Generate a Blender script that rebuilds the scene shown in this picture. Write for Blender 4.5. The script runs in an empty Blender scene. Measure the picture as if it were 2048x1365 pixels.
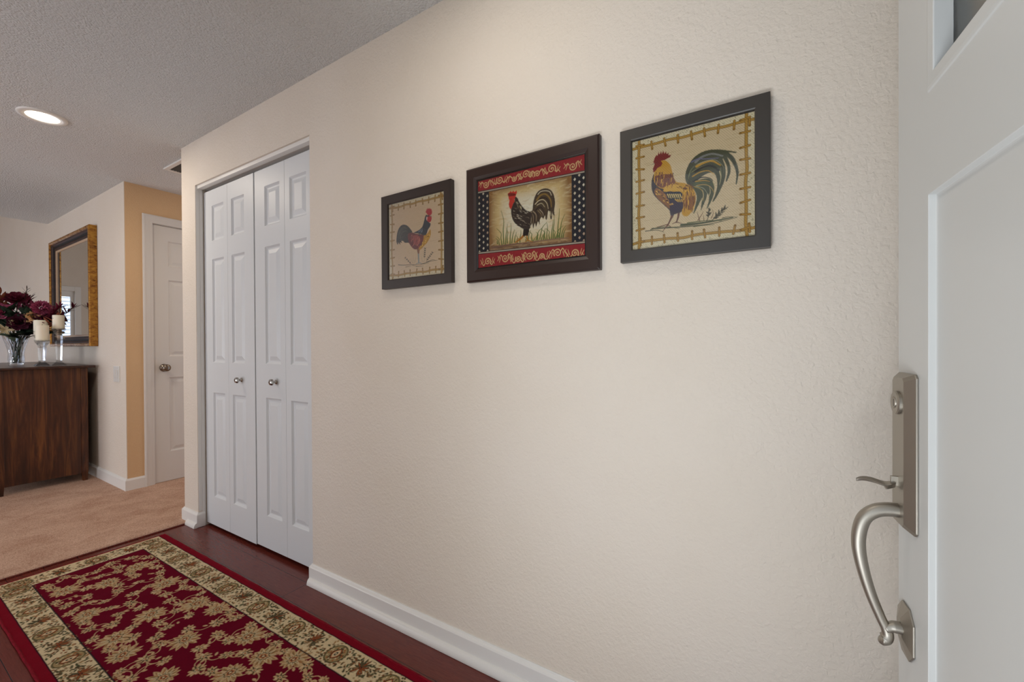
"""Entry hall of a home seen from the open front door: rooster pictures, bifold closet, runner rug."""
import bpy, bmesh, math, random
import numpy as np
from mathutils import Vector, Matrix

SC = bpy.context.scene
COL = SC.collection
R = math.radians

# ------------------------------------------------------------------ camera
def make_camera():
    yaw, pitch, roll, F = 0.55766, -0.00606, -0.00571, 851.5
    f = Vector((-math.sin(yaw) * math.cos(pitch), math.cos(yaw) * math.cos(pitch), math.sin(pitch)))
    r = Vector((math.cos(yaw), math.sin(yaw), 0)); u = r.cross(f)
    r2 = r * math.cos(roll) + u * math.sin(roll); u2 = u * math.cos(roll) - r * math.sin(roll)
    cam = bpy.data.cameras.new('camera'); o = bpy.data.objects.new('camera', cam); COL.objects.link(o)
    m = Matrix((r2, u2, -f)).transposed().to_4x4(); m.translation = (0, 0, 1.14995)
    o.matrix_world = m
    cam.sensor_width = 36; cam.lens = F / 2048 * 36; cam.shift_y = 10.83 / 2048; cam.clip_start = .02
    SC.camera = o
make_camera()

# ------------------------------------------------------------------ world, daylight and added fills, exposure
world = bpy.data.worlds.new('world'); SC.world = world; world.use_nodes = True
world.node_tree.nodes['Background'].inputs[0].default_value = (.75, .85, 1.0, 1)
world.node_tree.nodes['Background'].inputs[1].default_value = .9
def area(name, loc, target, w, h, power, col):
    l = bpy.data.lights.new(name, 'AREA'); l.shape = 'RECTANGLE'; l.size = w; l.size_y = h; l.energy = power; l.color = col
    o = bpy.data.objects.new(name, l); COL.objects.link(o); o.location = loc
    o.rotation_euler = (Vector(target) - Vector(loc)).to_track_quat('-Z', 'Y').to_euler(); return o
area('entry_daylight', (-.50, -.50, 1.35), (-1.2, 1.2, 1.30), .7, 1.9, 5.0, (.88, .95, 1.0))      # daylight through the open front door
area('porch_up_fill', (-.48, -.60, .02), (-.78, .10, 2.44), .9, .9, 48, (.91, .96, 1.0))      # added upward fill for the ceiling, in place of porch floor bounce
area('living_side_fill', (-3.6, -3.7, .95), (-3.0, .6, .8), 2.6, 1.1, 16, (.90, .95, 1.0))     # added fill for the closet wall, from the unseen living room
area('dining_side_fill', (-6.2, -3.7, .9), (-5.6, 1.0, 1.7), 1.8, 1.0, 56, (.92, .96, 1.0))      # added fill for the mirror wall and the ceiling above it
area('ceiling_up_fill', (-3.0, -1.9, .05), (-2.7, -.9, 2.44), 2.0, 1.6, 24, (.96, .97, 1.0))     # added upward fill that brightens the ceiling, standing in for a sun patch
SC.view_settings.view_transform = 'Standard'; SC.view_settings.look = 'None'
SC.view_settings.exposure = 0; SC.view_settings.gamma = 1; SC.view_settings.use_curve_mapping = False
SC.cycles.use_denoising = True
SC.cycles.max_bounces = 10; SC.cycles.diffuse_bounces = 6; SC.cycles.transmission_bounces = 16
SC.cycles.caustics_reflective = False; SC.cycles.caustics_refractive = False
SC.cycles.sample_clamp_indirect = 4

# ------------------------------------------------------------------ materials
def srgb(h):
    c = [int(h[i:i + 2], 16) / 255 for i in (0, 2, 4)]
    return tuple(x / 12.92 if x <= .04045 else ((x + .055) / 1.055) ** 2.4 for x in c) + (1,)
class Mat:
    def __init__(s, name, col, rough=.6, metal=0., spec=.5):
        s.m = bpy.data.materials.new(name); s.m.use_nodes = True; s.t = s.m.node_tree; s.b = s.t.nodes['Principled BSDF']
        s.col(col); s.b.inputs['Roughness'].default_value = rough; s.b.inputs['Metallic'].default_value = metal
        s.b.inputs['Specular IOR Level'].default_value = spec
    def col(s, c): s.b.inputs['Base Color'].default_value = srgb(c) if isinstance(c, str) else c
    def n(s, kind, **kw):
        x = s.t.nodes.new(kind)
        for k, v in kw.items():
            if k in x.inputs: x.inputs[k].default_value = v
            else: setattr(x, k, v)
        return x
    def l(s, a, b): s.t.links.new(a, b)
    def coord(s, scale=(1, 1, 1), kind='Object', rot=(0, 0, 0)):
        tc = s.n('ShaderNodeTexCoord'); mp = s.n('ShaderNodeMapping'); mp.inputs['Scale'].default_value = scale; mp.inputs['Rotation'].default_value = rot
        s.l(tc.outputs[kind], mp.inputs[0]); return mp.outputs[0]
    def noise(s, scale, detail=2, rough=.5, vec=None, dist=0):
        x = s.n('ShaderNodeTexNoise'); x.inputs['Scale'].default_value = scale; x.inputs['Detail'].default_value = detail
        x.inputs['Roughness'].default_value = rough; x.inputs['Distortion'].default_value = dist
        s.l(vec if vec is not None else s.coord(), x.inputs['Vector']); return x.outputs['Fac']
    def ramp(s, fac, stops):
        x = s.n('ShaderNodeValToRGB'); e = x.color_ramp.elements
        while len(e) < len(stops): e.new(.5)
        for k, (p, c) in enumerate(stops): e[k].position = p; e[k].color = srgb(c) if isinstance(c, str) else (c, c, c, 1)
        s.l(fac, x.inputs[0]); return x.outputs[0]
    def bump(s, h, strength, dist, chain=None):
        x = s.n('ShaderNodeBump'); x.inputs['Strength'].default_value = strength; x.inputs['Distance'].default_value = dist
        s.l(h, x.inputs['Height'])
        if chain: s.l(chain, x.inputs['Normal'])
        s.l(x.outputs[0], s.b.inputs['Normal']); return x.outputs[0]
    def base(s, out): s.l(out, s.b.inputs['Base Color']); return s
    def mixc(s, fac, a, b, mode='MIX'):
        x = s.n('ShaderNodeMix', data_type='RGBA', blend_type=mode)
        for inp, v in ((x.inputs[0], fac), (x.inputs[6], a), (x.inputs[7], b)):
            if hasattr(v, 'links'): s.l(v, inp)
            elif isinstance(v, str): inp.default_value = srgb(v)
            else: inp.default_value = v
        return x.outputs[2]

def wall_paint(name, c1, c2):
    m = Mat(name, c1, .62, spec=.35)
    m.base(m.ramp(m.noise(2.2, 3), [(.3, c1), (.7, c2)]))
    a = m.noise(95, 3, .55, dist=.4); b1 = m.bump(a, .75, .004)
    m.bump(m.noise(16, 2), .16, .010, b1)
    return m.m
M = {}
M['wall'] = wall_paint('cream_wall_paint', 'e3d9cd', 'e0d5c7')
M['wall_tan'] = wall_paint('warm_lit_tan_paint', 'deba90', 'dab68c')  # separate tan: partly paint, partly the hall's warm light put into the colour
def _ceil():
    m = Mat('popcorn_ceiling', 'eff0f0', .9, spec=.1)
    v = m.n('ShaderNodeTexVoronoi'); v.inputs['Scale'].default_value = 125; m.l(m.coord(), v.inputs['Vector'])
    n = m.noise(190, 3, .8)
    mm = m.n('ShaderNodeMath', operation='SUBTRACT'); m.l(n, mm.inputs[0]); m.l(v.outputs['Distance'], mm.inputs[1])
    m.bump(mm.outputs[0], 1.0, .0075)
    return m.m
M['ceiling'] = _ceil()
def white(name, c, rough=.38, grain=False):
    m = Mat(name, c, rough)
    if grain: m.bump(m.noise(30, 4, .6, m.coord((26, 26, 1.2))), .10, .0012)
    else: m.bump(m.noise(40, 2), .03, .001)
    return m.m
M['trim'] = white('white_trim_paint', 'e8e6e2')
M['closet'] = white('white_closet_door', 'd8dbdd', .42, True)
M['door'] = white('white_entry_door', 'd0d2d1', .36)
M['halldoor'] = white('white_hall_door', 'ddd9d4', .45)
def _wood_floor():
    m = Mat('cherry_plank_floor', '4a1c16', .26)
    br = m.n('ShaderNodeTexBrick', offset=.37, offset_frequency=1); br.inputs['Scale'].default_value = 1
    br.inputs['Brick Width'].default_value = 1.22; br.inputs['Row Height'].default_value = .127; br.inputs['Mortar Size'].default_value = .0012
    br.inputs['Color1'].default_value = srgb('6e2c24'); br.inputs['Color2'].default_value = srgb('602620'); br.inputs['Mortar'].default_value = srgb('1c0808')
    tc = m.coord(); mp = m.n('ShaderNodeMapping'); mp.inputs['Location'].default_value = (.25, .058, 0); m.l(tc, mp.inputs[0]); m.l(mp.outputs[0], br.inputs['Vector'])
    g = m.noise(14, 6, .6, m.coord((1.4, 14, 1)), .8)
    c = m.mixc(.55, br.outputs['Color'], m.ramp(g, [(.3, '50201a'), (.52, '6c3026'), (.75, '803c30')]), 'MIX')
    m.base(m.mixc(br.outputs['Fac'], c, '1c0808'))
    b = m.bump(br.outputs['Fac'], .3, -.001); m.bump(g, .06, .001, b); return m.m
M['plank'] = _wood_floor()
def _carpet():
    m = Mat('tan_carpet', 'a87c62', .95, spec=.05)
    f = m.noise(190, 3, .85); p = m.noise(4.5, 6, .7, m.coord((1.3, 1, 1)), .6)
    c = m.mixc(.42, m.ramp(f, [(.38, '9c7862'), (.62, 'f0d0ba')]), m.ramp(p, [(.36, 'ac7e66'), (.64, 'e0bca6')]))
    m.base(c); 
    b = m.bump(f, .8, .006); m.bump(p, .25, .01, b); return m.m
M['carpet'] = _carpet()
def _wood(name, dark, mid, light, rough=.38, axis=2, sc=1.0):
    m = Mat(name, mid, rough)
    s = [22 * sc, 22 * sc, 22 * sc]; s[axis] = 1.6 * sc
    g = m.noise(1.0, 8, .62, m.coord(tuple(s)), 1.4); k = m.noise(3.2, 3, .5, m.coord((1, 1, .6) if axis == 2 else (1, 1, 1)), 1.2)
    c = m.mixc(k, m.ramp(g, [(.28, dark), (.5, mid), (.74, light)]), m.ramp(g, [(.3, dark), (.6, dark), (.9, mid)]))
    m.base(c); m.bump(g, .18, .0015); return m.m
M['walnut'] = _wood('dark_stained_wood', '241009', '623419', 'a0632f')
M['walnut_top'] = _wood('dark_stained_top', '26120c', '4a2818', '64391f', .3, 0)
M['frame1'] = Mat('espresso_frame', '2b1f1a', .42).m
M['frame2'] = Mat('espresso_brown_frame', '2c1b16', .38).m
M['frame3'] = Mat('charcoal_frame', '3a3530', .4).m
M['fillet'] = Mat('black_inner_lip', '161310', .3).m
def _metal(name, col, rough, aniso=False):
    m = Mat(name, col, rough, 1.0)
    if aniso: m.bump(m.noise(60, 3, .6, m.coord((9, 9, .5))), .05, .0005)
    return m.m
M['nickel'] = _metal('brushed_nickel', 'a8a298', .46, True)
M['chrome'] = _metal('polished_nickel', 'b8b4ae', .16)
M['pewter'] = _metal('dark_pewter', '8a7f74', .24)
M['black'] = Mat('black_shade', '0a0a0a', .8).m  # flat black in place of shade, for the keyhole and behind the hall door
M['dark_metal'] = Mat('dark_grey_metal', '4c4c4a', .5).m
def _gold():
    m = Mat('antique_gold_leaf', 'b07a28', .34, .6)
    n = m.noise(20, 6, .75, m.coord((1, 1, 2.2)), .5)
    m.base(m.ramp(n, [(.34, '4a2a12'), (.44, '94622a'), (.6, 'b98838'), (.8, 'd0a45a')]))
    m.l(m.ramp(n, [(.35, .6), (.6, .28)]), m.b.inputs['Roughness']); m.bump(n, .2, .002); return m.m
M['gold'] = _gold()
M['gilt_dark'] = _wood('antique_brown_band', '241410', '42261c', '684030', .6, 0)
M['slate'] = Mat('dark_slate_groove', '242224', .6, spec=.2).m
M['liner'] = Mat('cream_liner', 'c0a488', .5).m
mm = Mat('mirror_silver', 'dcdedc', .01, 1.0); M['mirror'] = mm.m
def _glass(name, tint, rough=0., ior=1.5):
    m = Mat(name, tint, rough); m.b.inputs['Transmission Weight'].default_value = 1; m.b.inputs['IOR'].default_value = ior; return m.m
def _crystal():
    m = bpy.data.materials.new('lead_crystal'); m.use_nodes = True; t = m.node_tree; b = t.nodes['Principled BSDF']; o = t.nodes['Material Output']
    b.inputs['Transmission Weight'].default_value = 1; b.inputs['IOR'].default_value = 1.45; b.inputs['Roughness'].default_value = .01; b.inputs['Base Color'].default_value = (.98, .99, 1, 1)
    mix = t.nodes.new('ShaderNodeMixShader'); tr = t.nodes.new('ShaderNodeBsdfTransparent'); tr.inputs[0].default_value = (.96, .97, .98, 1); mix.inputs[0].default_value = .32
    t.links.new(tr.outputs[0], mix.inputs[1]); t.links.new(b.outputs[0], mix.inputs[2]); t.links.new(mix.outputs[0], o.inputs[0]); return m
M['crystal'] = _crystal()
M['door_glass'] = _glass('rain_glass', (.86, .9, .88, 1), .22, 1.3)
M['water'] = _glass('vase_water', (.95, .98, .97, 1), 0, 1.33)
def _pane():
    """Thin picture glass: clear, with the faint mirror image that glass gives."""
    m = bpy.data.materials.new('picture_glass'); m.use_nodes = True; t = m.node_tree; t.nodes.clear()
    o = t.nodes.new('ShaderNodeOutputMaterial'); mix = t.nodes.new('ShaderNodeMixShader'); fr = t.nodes.new('ShaderNodeFresnel'); fr.inputs[0].default_value = 1.28
    tr = t.nodes.new('ShaderNodeBsdfTransparent'); gl = t.nodes.new('ShaderNodeBsdfGlossy'); gl.inputs['Roughness'].default_value = .03
    t.links.new(fr.outputs[0], mix.inputs[0]); t.links.new(tr.outputs[0], mix.inputs[1]); t.links.new(gl.outputs[0], mix.inputs[2]); t.links.new(mix.outputs[0], o.inputs[0]); return m
M['pane'] = _pane()
def _emit(name, col, s):
    m = Mat(name, col, .5); m.b.inputs['Emission Color'].default_value = srgb(col); m.b.inputs['Emission Strength'].default_value = s; return m.m
M['lamp'] = _emit('lit_lamp_lens', 'fff2e0', 9)
M['fill_glow'] = _emit('unseen_fill_glow', 'dce8ff', 1.6)  # glow of the added panel on the unseen living room side
M['daylight'] = _emit('daylit_window', 'd4e6ff', 1.7)
m = Mat('ivory_wax', 'f4ecd8', .5); m.b.inputs['Subsurface Weight'].default_value = .3; m.b.inputs['Subsurface Radius'].default_value = (.02, .012, .006); m.b.inputs['Subsurface Scale'].default_value = .5; M['wax'] = m.m
M['wick'] = Mat('burnt_wick', '2a241e', .9).m
M['plastic'] = Mat('white_switch_plastic', 'dedcd8', .35).m
def _petal(name, a, b):
    m = Mat(name, a, .7, spec=.2); m.base(m.ramp(m.noise(60, 3), [(.3, a), (.7, b)])); return m.m
M['burgundy'] = _petal('burgundy_petals', '4a1224', '742038')
M['wine'] = _petal('dark_wine_petals', '2a0e1a', '521a30')
M['magenta'] = _petal('magenta_petals', '9c3c60', 'd07092')
M['peach'] = _petal('peach_petals', 'ecc090', 'fae0b8')
M['cream'] = _petal('cream_petals', 'a89878', 'c8b894')
M['rust'] = _petal('rust_bracts', '6a3428', '9a5c44')
M['leaf'] = _petal('dark_green_leaves', '16221a', '2e4030')
M['leaf2'] = _petal('grey_green_leaves', '4a5c4c', '6a7c68')
M['stem'] = _petal('brown_twigs', '2a1c18', '46302a')
def _cloth(name, rough, weave, ang, amt, sheen=0):
    """Woven surface: the colour of each thread is stored on the mesh."""
    m = Mat(name, 'c0a080', rough, spec=.15)
    at = m.n('ShaderNodeVertexColor', layer_name='thread')
    w = m.n('ShaderNodeTexWave', bands_direction='X'); w.inputs['Scale'].default_value = weave; w.inputs['Distortion'].default_value = .6
    m.l(m.coord(rot=ang), w.inputs['Vector'])
    m.base(m.mixc(amt, at.outputs['Color'], m.ramp(w.outputs['Fac'], [(0, .68), (1, 1.0)]), 'MULTIPLY'))
    m.bump(w.outputs['Fac'], .4, .0006); m.b.inputs['Specular IOR Level'].default_value = .05 if name == 'wool_pile' else .15; return m.m
M['canvas'] = _cloth('woven_canvas', .8, 70, (0, R(40), 0), .5)
M['canvas_fine'] = _cloth('fine_canvas', .8, 90, (0, R(75), 0), .25)
M['needlepoint'] = _cloth('needlepoint', .85, 130, (0, R(45), 0), .3)
M['pile'] = _cloth('wool_pile', 1.0, 110, (0, 0, 0), .2)
def _rugred():
    m = Mat('red_rug_binding', '74101f', .9, spec=.1); m.base(m.ramp(m.noise(40, 3, .6, m.coord((1, 6, 1))), [(.3, '600a18'), (.7, '8a1626')])); m.bump(m.noise(300, 2), .5, .002); return m.m
M['binding'] = _rugred()

# ------------------------------------------------------------------ mesh helpers
def BM(): return bmesh.new()
def box(bm, x0, x1, y0, y1, z0, z1, mi=0):
    v = [bm.verts.new(p) for p in ((x0, y0, z0), (x1, y0, z0), (x1, y1, z0), (x0, y1, z0), (x0, y0, z1), (x1, y0, z1), (x1, y1, z1), (x0, y1, z1))]
    for q in ((3, 2, 1, 0), (4, 5, 6, 7), (0, 1, 5, 4), (1, 2, 6, 5), (2, 3, 7, 6), (3, 0, 4, 7)):
        bm.faces.new([v[i] for i in q]).material_index = mi
    return bm
def obj(name, bm, mat, parent=None, bevel=0, smooth=False, seg=2, loc=None, sub=0):
    me = bpy.data.meshes.new(name)
    bmesh.ops.recalc_face_normals(bm, faces=bm.faces[:]); bm.to_mesh(me); bm.free()
    for m_ in (mat if isinstance(mat, (list, tuple)) else [mat]): me.materials.append(m_)
    if smooth: me.polygons.foreach_set('use_smooth', [True] * len(me.polygons))
    o = bpy.data.objects.new(name, me); COL.objects.link(o)
    if parent: o.parent = parent
    if loc: o.location = loc
    if bevel:
        b = o.modifiers.new('edge', 'BEVEL'); b.width = bevel; b.segments = seg; b.limit_method = 'ANGLE'; b.angle_limit = R(35)
    if sub:
        b = o.modifiers.new('round', 'SUBSURF'); b.levels = sub; b.render_levels = sub
    return o
def thing(name, label, cat, loc=(0, 0, 0), rotz=0, group=None, kind=None):
    o = bpy.data.objects.new(name, None); COL.objects.link(o); o.location = loc; o.rotation_euler = (0, 0, rotz); o.empty_display_size = .05
    return tag(o, label, cat, group, kind)
def tag(o, label, cat=None, group=None, kind=None):
    o['label'] = label
    if cat: o['category'] = cat
    if group: o['group'] = group
    if kind: o['kind'] = kind
    return o
def struct(name, bm, mat, label, cat, parent=None, **kw):
    o = obj(name, bm, mat, parent, **kw); return tag(o, label, cat, None, 'structure')
def lathe(bm, prof, seg=32, cx=0, cy=0, cap=True, rot=0., sq=1.):
    """prof: list of (radius, z)."""
    rings = []
    for r, z in prof:
        if r < 1e-6: rings.append([bm.verts.new((cx, cy, z))])
        else: rings.append([bm.verts.new((cx + r * math.cos(rot + 2 * math.pi * k / seg), cy + r * sq * math.sin(rot + 2 * math.pi * k / seg), z)) for k in range(seg)])
    for a, b in zip(rings, rings[1:]):
        for k in range(seg):
            k2 = (k + 1) % seg
            if len(a) == 1 and len(b) == 1: continue
            if len(a) == 1: bm.faces.new([a[0], b[k2], b[k]])
            elif len(b) == 1: bm.faces.new([a[k], a[k2], b[0]])
            else: bm.faces.new([a[k], a[k2], b[k2], b[k]])
    if cap:
        if len(rings[0]) > 1: bm.faces.new(rings[0][::-1])
        if len(rings[-1]) > 1: bm.faces.new(rings[-1])
    return bm
def tube(bm, pts, rad, seg=12, flat=1.0, cap=True):
    pts = [Vector(p) for p in pts]; n = len(pts)
    rad = [rad] * n if isinstance(rad, (int, float)) else rad
    prev = None; rings = []
    for k, p in enumerate(pts):
        t = (pts[min(k + 1, n - 1)] - pts[max(k - 1, 0)]).normalized()
        if prev is None:
            a = Vector((0, 0, 1)) if abs(t.z) < .9 else Vector((0, 1, 0)); u = t.cross(a).normalized()
        else: u = (prev - t * prev.dot(t)).normalized()
        prev = u; v = t.cross(u)
        rings.append([bm.verts.new(p + u * (rad[k] * math.cos(2 * math.pi * j / seg)) + v * (flat * rad[k] * math.sin(2 * math.pi * j / seg))) for j in range(seg)])
    for a, b in zip(rings, rings[1:]):
        for j in range(seg): bm.faces.new([a[j], a[(j + 1) % seg], b[(j + 1) % seg], b[j]])
    if cap: bm.faces.new(rings[0][::-1]); bm.faces.new(rings[-1])
    return bm
def spline(pts, n=8):
    p = [Vector(q) for q in pts]; p = [2 * p[0] - p[1]] + p + [2 * p[-1] - p[-2]]; out = []
    for k in range(1, len(p) - 2):
        for j in range(n):
            t = j / n
            out.append(.5 * (2 * p[k] + (p[k + 1] - p[k - 1]) * t + (2 * p[k - 1] - 5 * p[k] + 4 * p[k + 1] - p[k + 2]) * t * t + (3 * p[k] - p[k - 1] - 3 * p[k + 1] + p[k + 2]) * t ** 3))
    return out + [p[-2]]
def sweep(bm, path, prof, mi=0):
    """Sweep a moulding profile (out, up) along a floor path of (x, y); 'out' is to the right of travel. Mitred corners."""
    P = [Vector((x, y, 0)) for x, y in path]; n = len(P); rings = []
    for k in range(n):
        d0 = (P[k] - P[k - 1]).normalized() if k else None; d1 = (P[k + 1] - P[k]).normalized() if k < n - 1 else None
        d0 = d0 or d1; d1 = d1 or d0
        n0 = Vector((d0.y, -d0.x, 0)); n1 = Vector((d1.y, -d1.x, 0)); m_ = (n0 + n1); m_ = m_ / m_.dot(n0)
        rings.append([bm.verts.new(P[k] + m_ * o + Vector((0, 0, z))) for o, z in prof])
    for a, b in zip(rings, rings[1:]):
        for j in range(len(prof)):
            bm.faces.new([a[j], a[(j + 1) % len(prof)], b[(j + 1) % len(prof)], b[j]]).material_index = mi
    bm.faces.new(rings[0][::-1]); bm.faces.new(rings[-1]); return bm
def rect_ring(bm, w, h, prof, closed=True):
    """Frame moulding round a w x h rectangle in the x-z plane, standing out towards -y. prof: (inset, out)."""
    L = []
    for ins, out in prof:
        L.append([bm.verts.new(p) for p in ((ins, -out, ins), (w - ins, -out, ins), (w - ins, -out, h - ins), (ins, -out, h - ins))])
    seq = list(zip(L, L[1:])) + ([(L[-1], L[0])] if closed else [])
    for a, b in seq:
        for k in range(4): bm.faces.new([a[k], a[(k + 1) % 4], b[(k + 1) % 4], b[k]])
    return bm
def panel_door(w, h, t, panels, prof):
    """Door slab, x 0..w, z 0..h, face at y=0 looking to -y, with a moulded panel in each rectangle (x0, x1, z0, z1). prof: (inset, out)."""
    bm = BM()
    xs = sorted({0., w} | {round(v, 5) for p in panels for v in p[:2]}); zs = sorted({0., h} | {round(v, 5) for p in panels for v in p[2:4]})
    V = {}
    def g(x, y, z):
        k = (round(x, 5), round(y, 5), round(z, 5))
        if k not in V: V[k] = bm.verts.new(k)
        return V[k]
    holes = [tuple(round(v, 5) for v in p[:4]) for p in panels]
    for side in (0, 1):
        Y = lambda out: -out if side == 0 else t + out
        for i in range(len(xs) - 1):
            for j in range(len(zs) - 1):
                cx, cz = (xs[i] + xs[i + 1]) / 2, (zs[j] + zs[j + 1]) / 2
                if any(a < cx < b and c < cz < d for a, b, c, d in holes): continue
                bm.faces.new([g(xs[i], Y(0), zs[j]), g(xs[i + 1], Y(0), zs[j]), g(xs[i + 1], Y(0), zs[j + 1]), g(xs[i], Y(0), zs[j + 1])])
        for n_, (a, b, c, d) in enumerate(holes):
            glazed = len(panels[n_]) > 4; pr = panels[n_][4] if glazed else prof
            xi = sorted(v for v in xs if a <= v <= b); zi = sorted(v for v in zs if c <= v <= d)
            L = []
            for ins, out in pr:
                q = [(max(a + ins, min(b - ins, x)), c + ins) for x in xi]
                q += [(b - ins, max(c + ins, min(d - ins, z))) for z in zi[1:]]
                q += [(max(a + ins, min(b - ins, x)), d - ins) for x in xi[-2::-1]]
                q += [(a + ins, max(c + ins, min(d - ins, z))) for z in zi[-2:0:-1]]
                L.append([g(x, Y(out), z) for x, z in q])
            if glazed and side == 0: keep = L[-1]
            if glazed and side == 1: L.append(keep)                    # glazed light: open right through
            for A, B in zip(L, L[1:]):
                for k in range(len(A)):
                    f = [A[k], A[(k + 1) % len(A)], B[(k + 1) % len(A)], B[k]]
                    f = [v for i_, v in enumerate(f) if v not in f[:i_]]
                    if len(f) > 2 and not bm.faces.get(f): bm.faces.new(f)
            if not glazed:
                f = [v for i_, v in enumerate(L[-1]) if v not in L[-1][:i_]]; bm.faces.new(f)
    for (x0, z0, x1, z1) in ((0, 0, w, 0), (w, 0, w, h), (w, h, 0, h), (0, h, 0, 0)):
        pts = [(x, z0) for x in xs] if z0 == z1 else [(x0, z) for z in zs]
        if (x1, z1) < (x0, z0): pts = pts[::-1]
        for (ax, az), (bx, bz) in zip(pts, pts[1:]):
            bm.faces.new([g(ax, 0, az), g(bx, 0, bz), g(bx, t, bz), g(ax, t, az)])
    return bm

# ------------------------------------------------------------------ cloth patterns (needlework and rug), drawn thread by thread

def lin(c):
    if isinstance(c, str): c = [int(c[i:i+2], 16) / 255 for i in (0, 2, 4)]
    c = np.asarray(c, float)
    return np.where(c <= .04045, c / 12.92, ((c + .055) / 1.055) ** 2.4)
class Cloth:
    """Colours of a woven or painted surface, one per thread: row 0 at the bottom."""
    def __init__(s, w, h, res, col):
        s.w, s.h, s.res = w, h, res
        s.nx, s.ny = int(round(w / res)) + 1, int(round(h / res)) + 1
        s.a = np.zeros((s.ny, s.nx, 3)); s.a[:] = lin(col)
        s.rx, s.ry = w / (s.nx - 1), h / (s.ny - 1)
        s.X, s.Y = np.meshgrid(np.arange(s.nx) * s.rx, np.arange(s.ny) * s.ry)
    def box(s, x0, x1, y0, y1):
        i0 = max(0, int(x0 / s.rx) - 1); i1 = min(s.nx, int(x1 / s.rx) + 3)
        j0 = max(0, int(y0 / s.ry) - 1); j1 = min(s.ny, int(y1 / s.ry) + 3)
        return (slice(j0, j1), slice(i0, i1)) if i1 > i0 and j1 > j0 else None
    def mix(s, sl, m, col):
        m = np.clip(m, 0, 1)[..., None]
        s.a[sl] = s.a[sl] * (1 - m) + lin(col) * m
    def poly(s, pts, col, op=1):
        p = np.array(pts, float)
        sl = s.box(p[:, 0].min(), p[:, 0].max(), p[:, 1].min(), p[:, 1].max())
        if sl is None: return
        X, Y = s.X[sl], s.Y[sl]; ins = np.zeros(X.shape, bool); d = np.full(X.shape, 9.)
        for k in range(len(p)):
            (x0, y0), (x1, y1) = p[k - 1], p[k]
            if y0 != y1:
                c = ((y0 > Y) != (y1 > Y)) & (X < (x1 - x0) * (Y - y0) / (y1 - y0) + x0)
                ins ^= c
            L = (x1 - x0) ** 2 + (y1 - y0) ** 2 + 1e-12
            t = np.clip(((X - x0) * (x1 - x0) + (Y - y0) * (y1 - y0)) / L, 0, 1)
            d = np.minimum(d, np.hypot(X - x0 - t * (x1 - x0), Y - y0 - t * (y1 - y0)))
        s.mix(sl, op * np.clip(.5 + np.where(ins, d, -d) / s.res, 0, 1), col)
    def line(s, pts, w, col, w1=None, op=1):
        p = np.array(pts, float); w1 = w if w1 is None else w1; n = len(p) - 1
        ws = np.linspace(w, w1, n + 1) / 2; W = max(w, w1)
        sl = s.box(p[:, 0].min() - W, p[:, 0].max() + W, p[:, 1].min() - W, p[:, 1].max() + W)
        if sl is None: return
        X, Y = s.X[sl], s.Y[sl]; m = np.zeros(X.shape)
        for k in range(n):
            (x0, y0), (x1, y1) = p[k], p[k + 1]
            L = (x1 - x0) ** 2 + (y1 - y0) ** 2 + 1e-12
            t = np.clip(((X - x0) * (x1 - x0) + (Y - y0) * (y1 - y0)) / L, 0, 1)
            d = np.hypot(X - x0 - t * (x1 - x0), Y - y0 - t * (y1 - y0))
            ww = ws[k] + (ws[k + 1] - ws[k]) * t
            m = np.maximum(m, np.clip(.5 + (ww - d) / s.res, 0, 1) * np.clip(2 * ww / s.res, .25, 1))
        s.mix(sl, op * m, col)
    def oval(s, x, y, rx, ry, col, rot=0, op=1, petals=0, dep=.0, ph=0):
        n = 40 if petals == 0 else petals * 6
        pts = []
        for k in range(n):
            a = 2 * math.pi * k / n
            q = 1 - dep * (.5 - .5 * math.cos(petals * a + ph)) if petals else 1
            u, v = rx * q * math.cos(a), ry * q * math.sin(a)
            pts.append((x + u * math.cos(rot) - v * math.sin(rot), y + u * math.sin(rot) + v * math.cos(rot)))
        s.poly(pts, col, op)
    def leaf(s, x, y, L, w, rot, col, op=1):
        pts = []
        for k in range(9):
            t = k / 8; pts.append((L * t, w / 2 * math.sin(math.pi * t) ** .8))
        for k in range(7, 0, -1):
            t = k / 8; pts.append((L * t, -w / 2 * math.sin(math.pi * t) ** .8))
        c, q = math.cos(rot), math.sin(rot)
        s.poly([(x + u * c - v * q, y + u * q + v * c) for u, v in pts], col, op)
    def grain(s, amt, seed=0):
        r = np.random.RandomState(seed); s.a *= 1 + amt * (r.rand(s.ny, s.nx, 1) - .5)
def smooth(pts, n=6):
    p = [np.array(q, float) for q in pts]
    if len(p) < 3: return p
    p = [2 * p[0] - p[1]] + p + [2 * p[-1] - p[-2]]; out = []
    for k in range(1, len(p) - 2):
        for j in range(n):
            t = j / n
            out.append(.5 * (2 * p[k] + (p[k + 1] - p[k - 1]) * t + (2 * p[k - 1] - 5 * p[k] + 4 * p[k + 1] - p[k + 2]) * t * t
                       + (3 * p[k] - p[k - 1] - 3 * p[k + 1] + p[k + 2]) * t ** 3))
    return out + [p[-2]]
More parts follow.
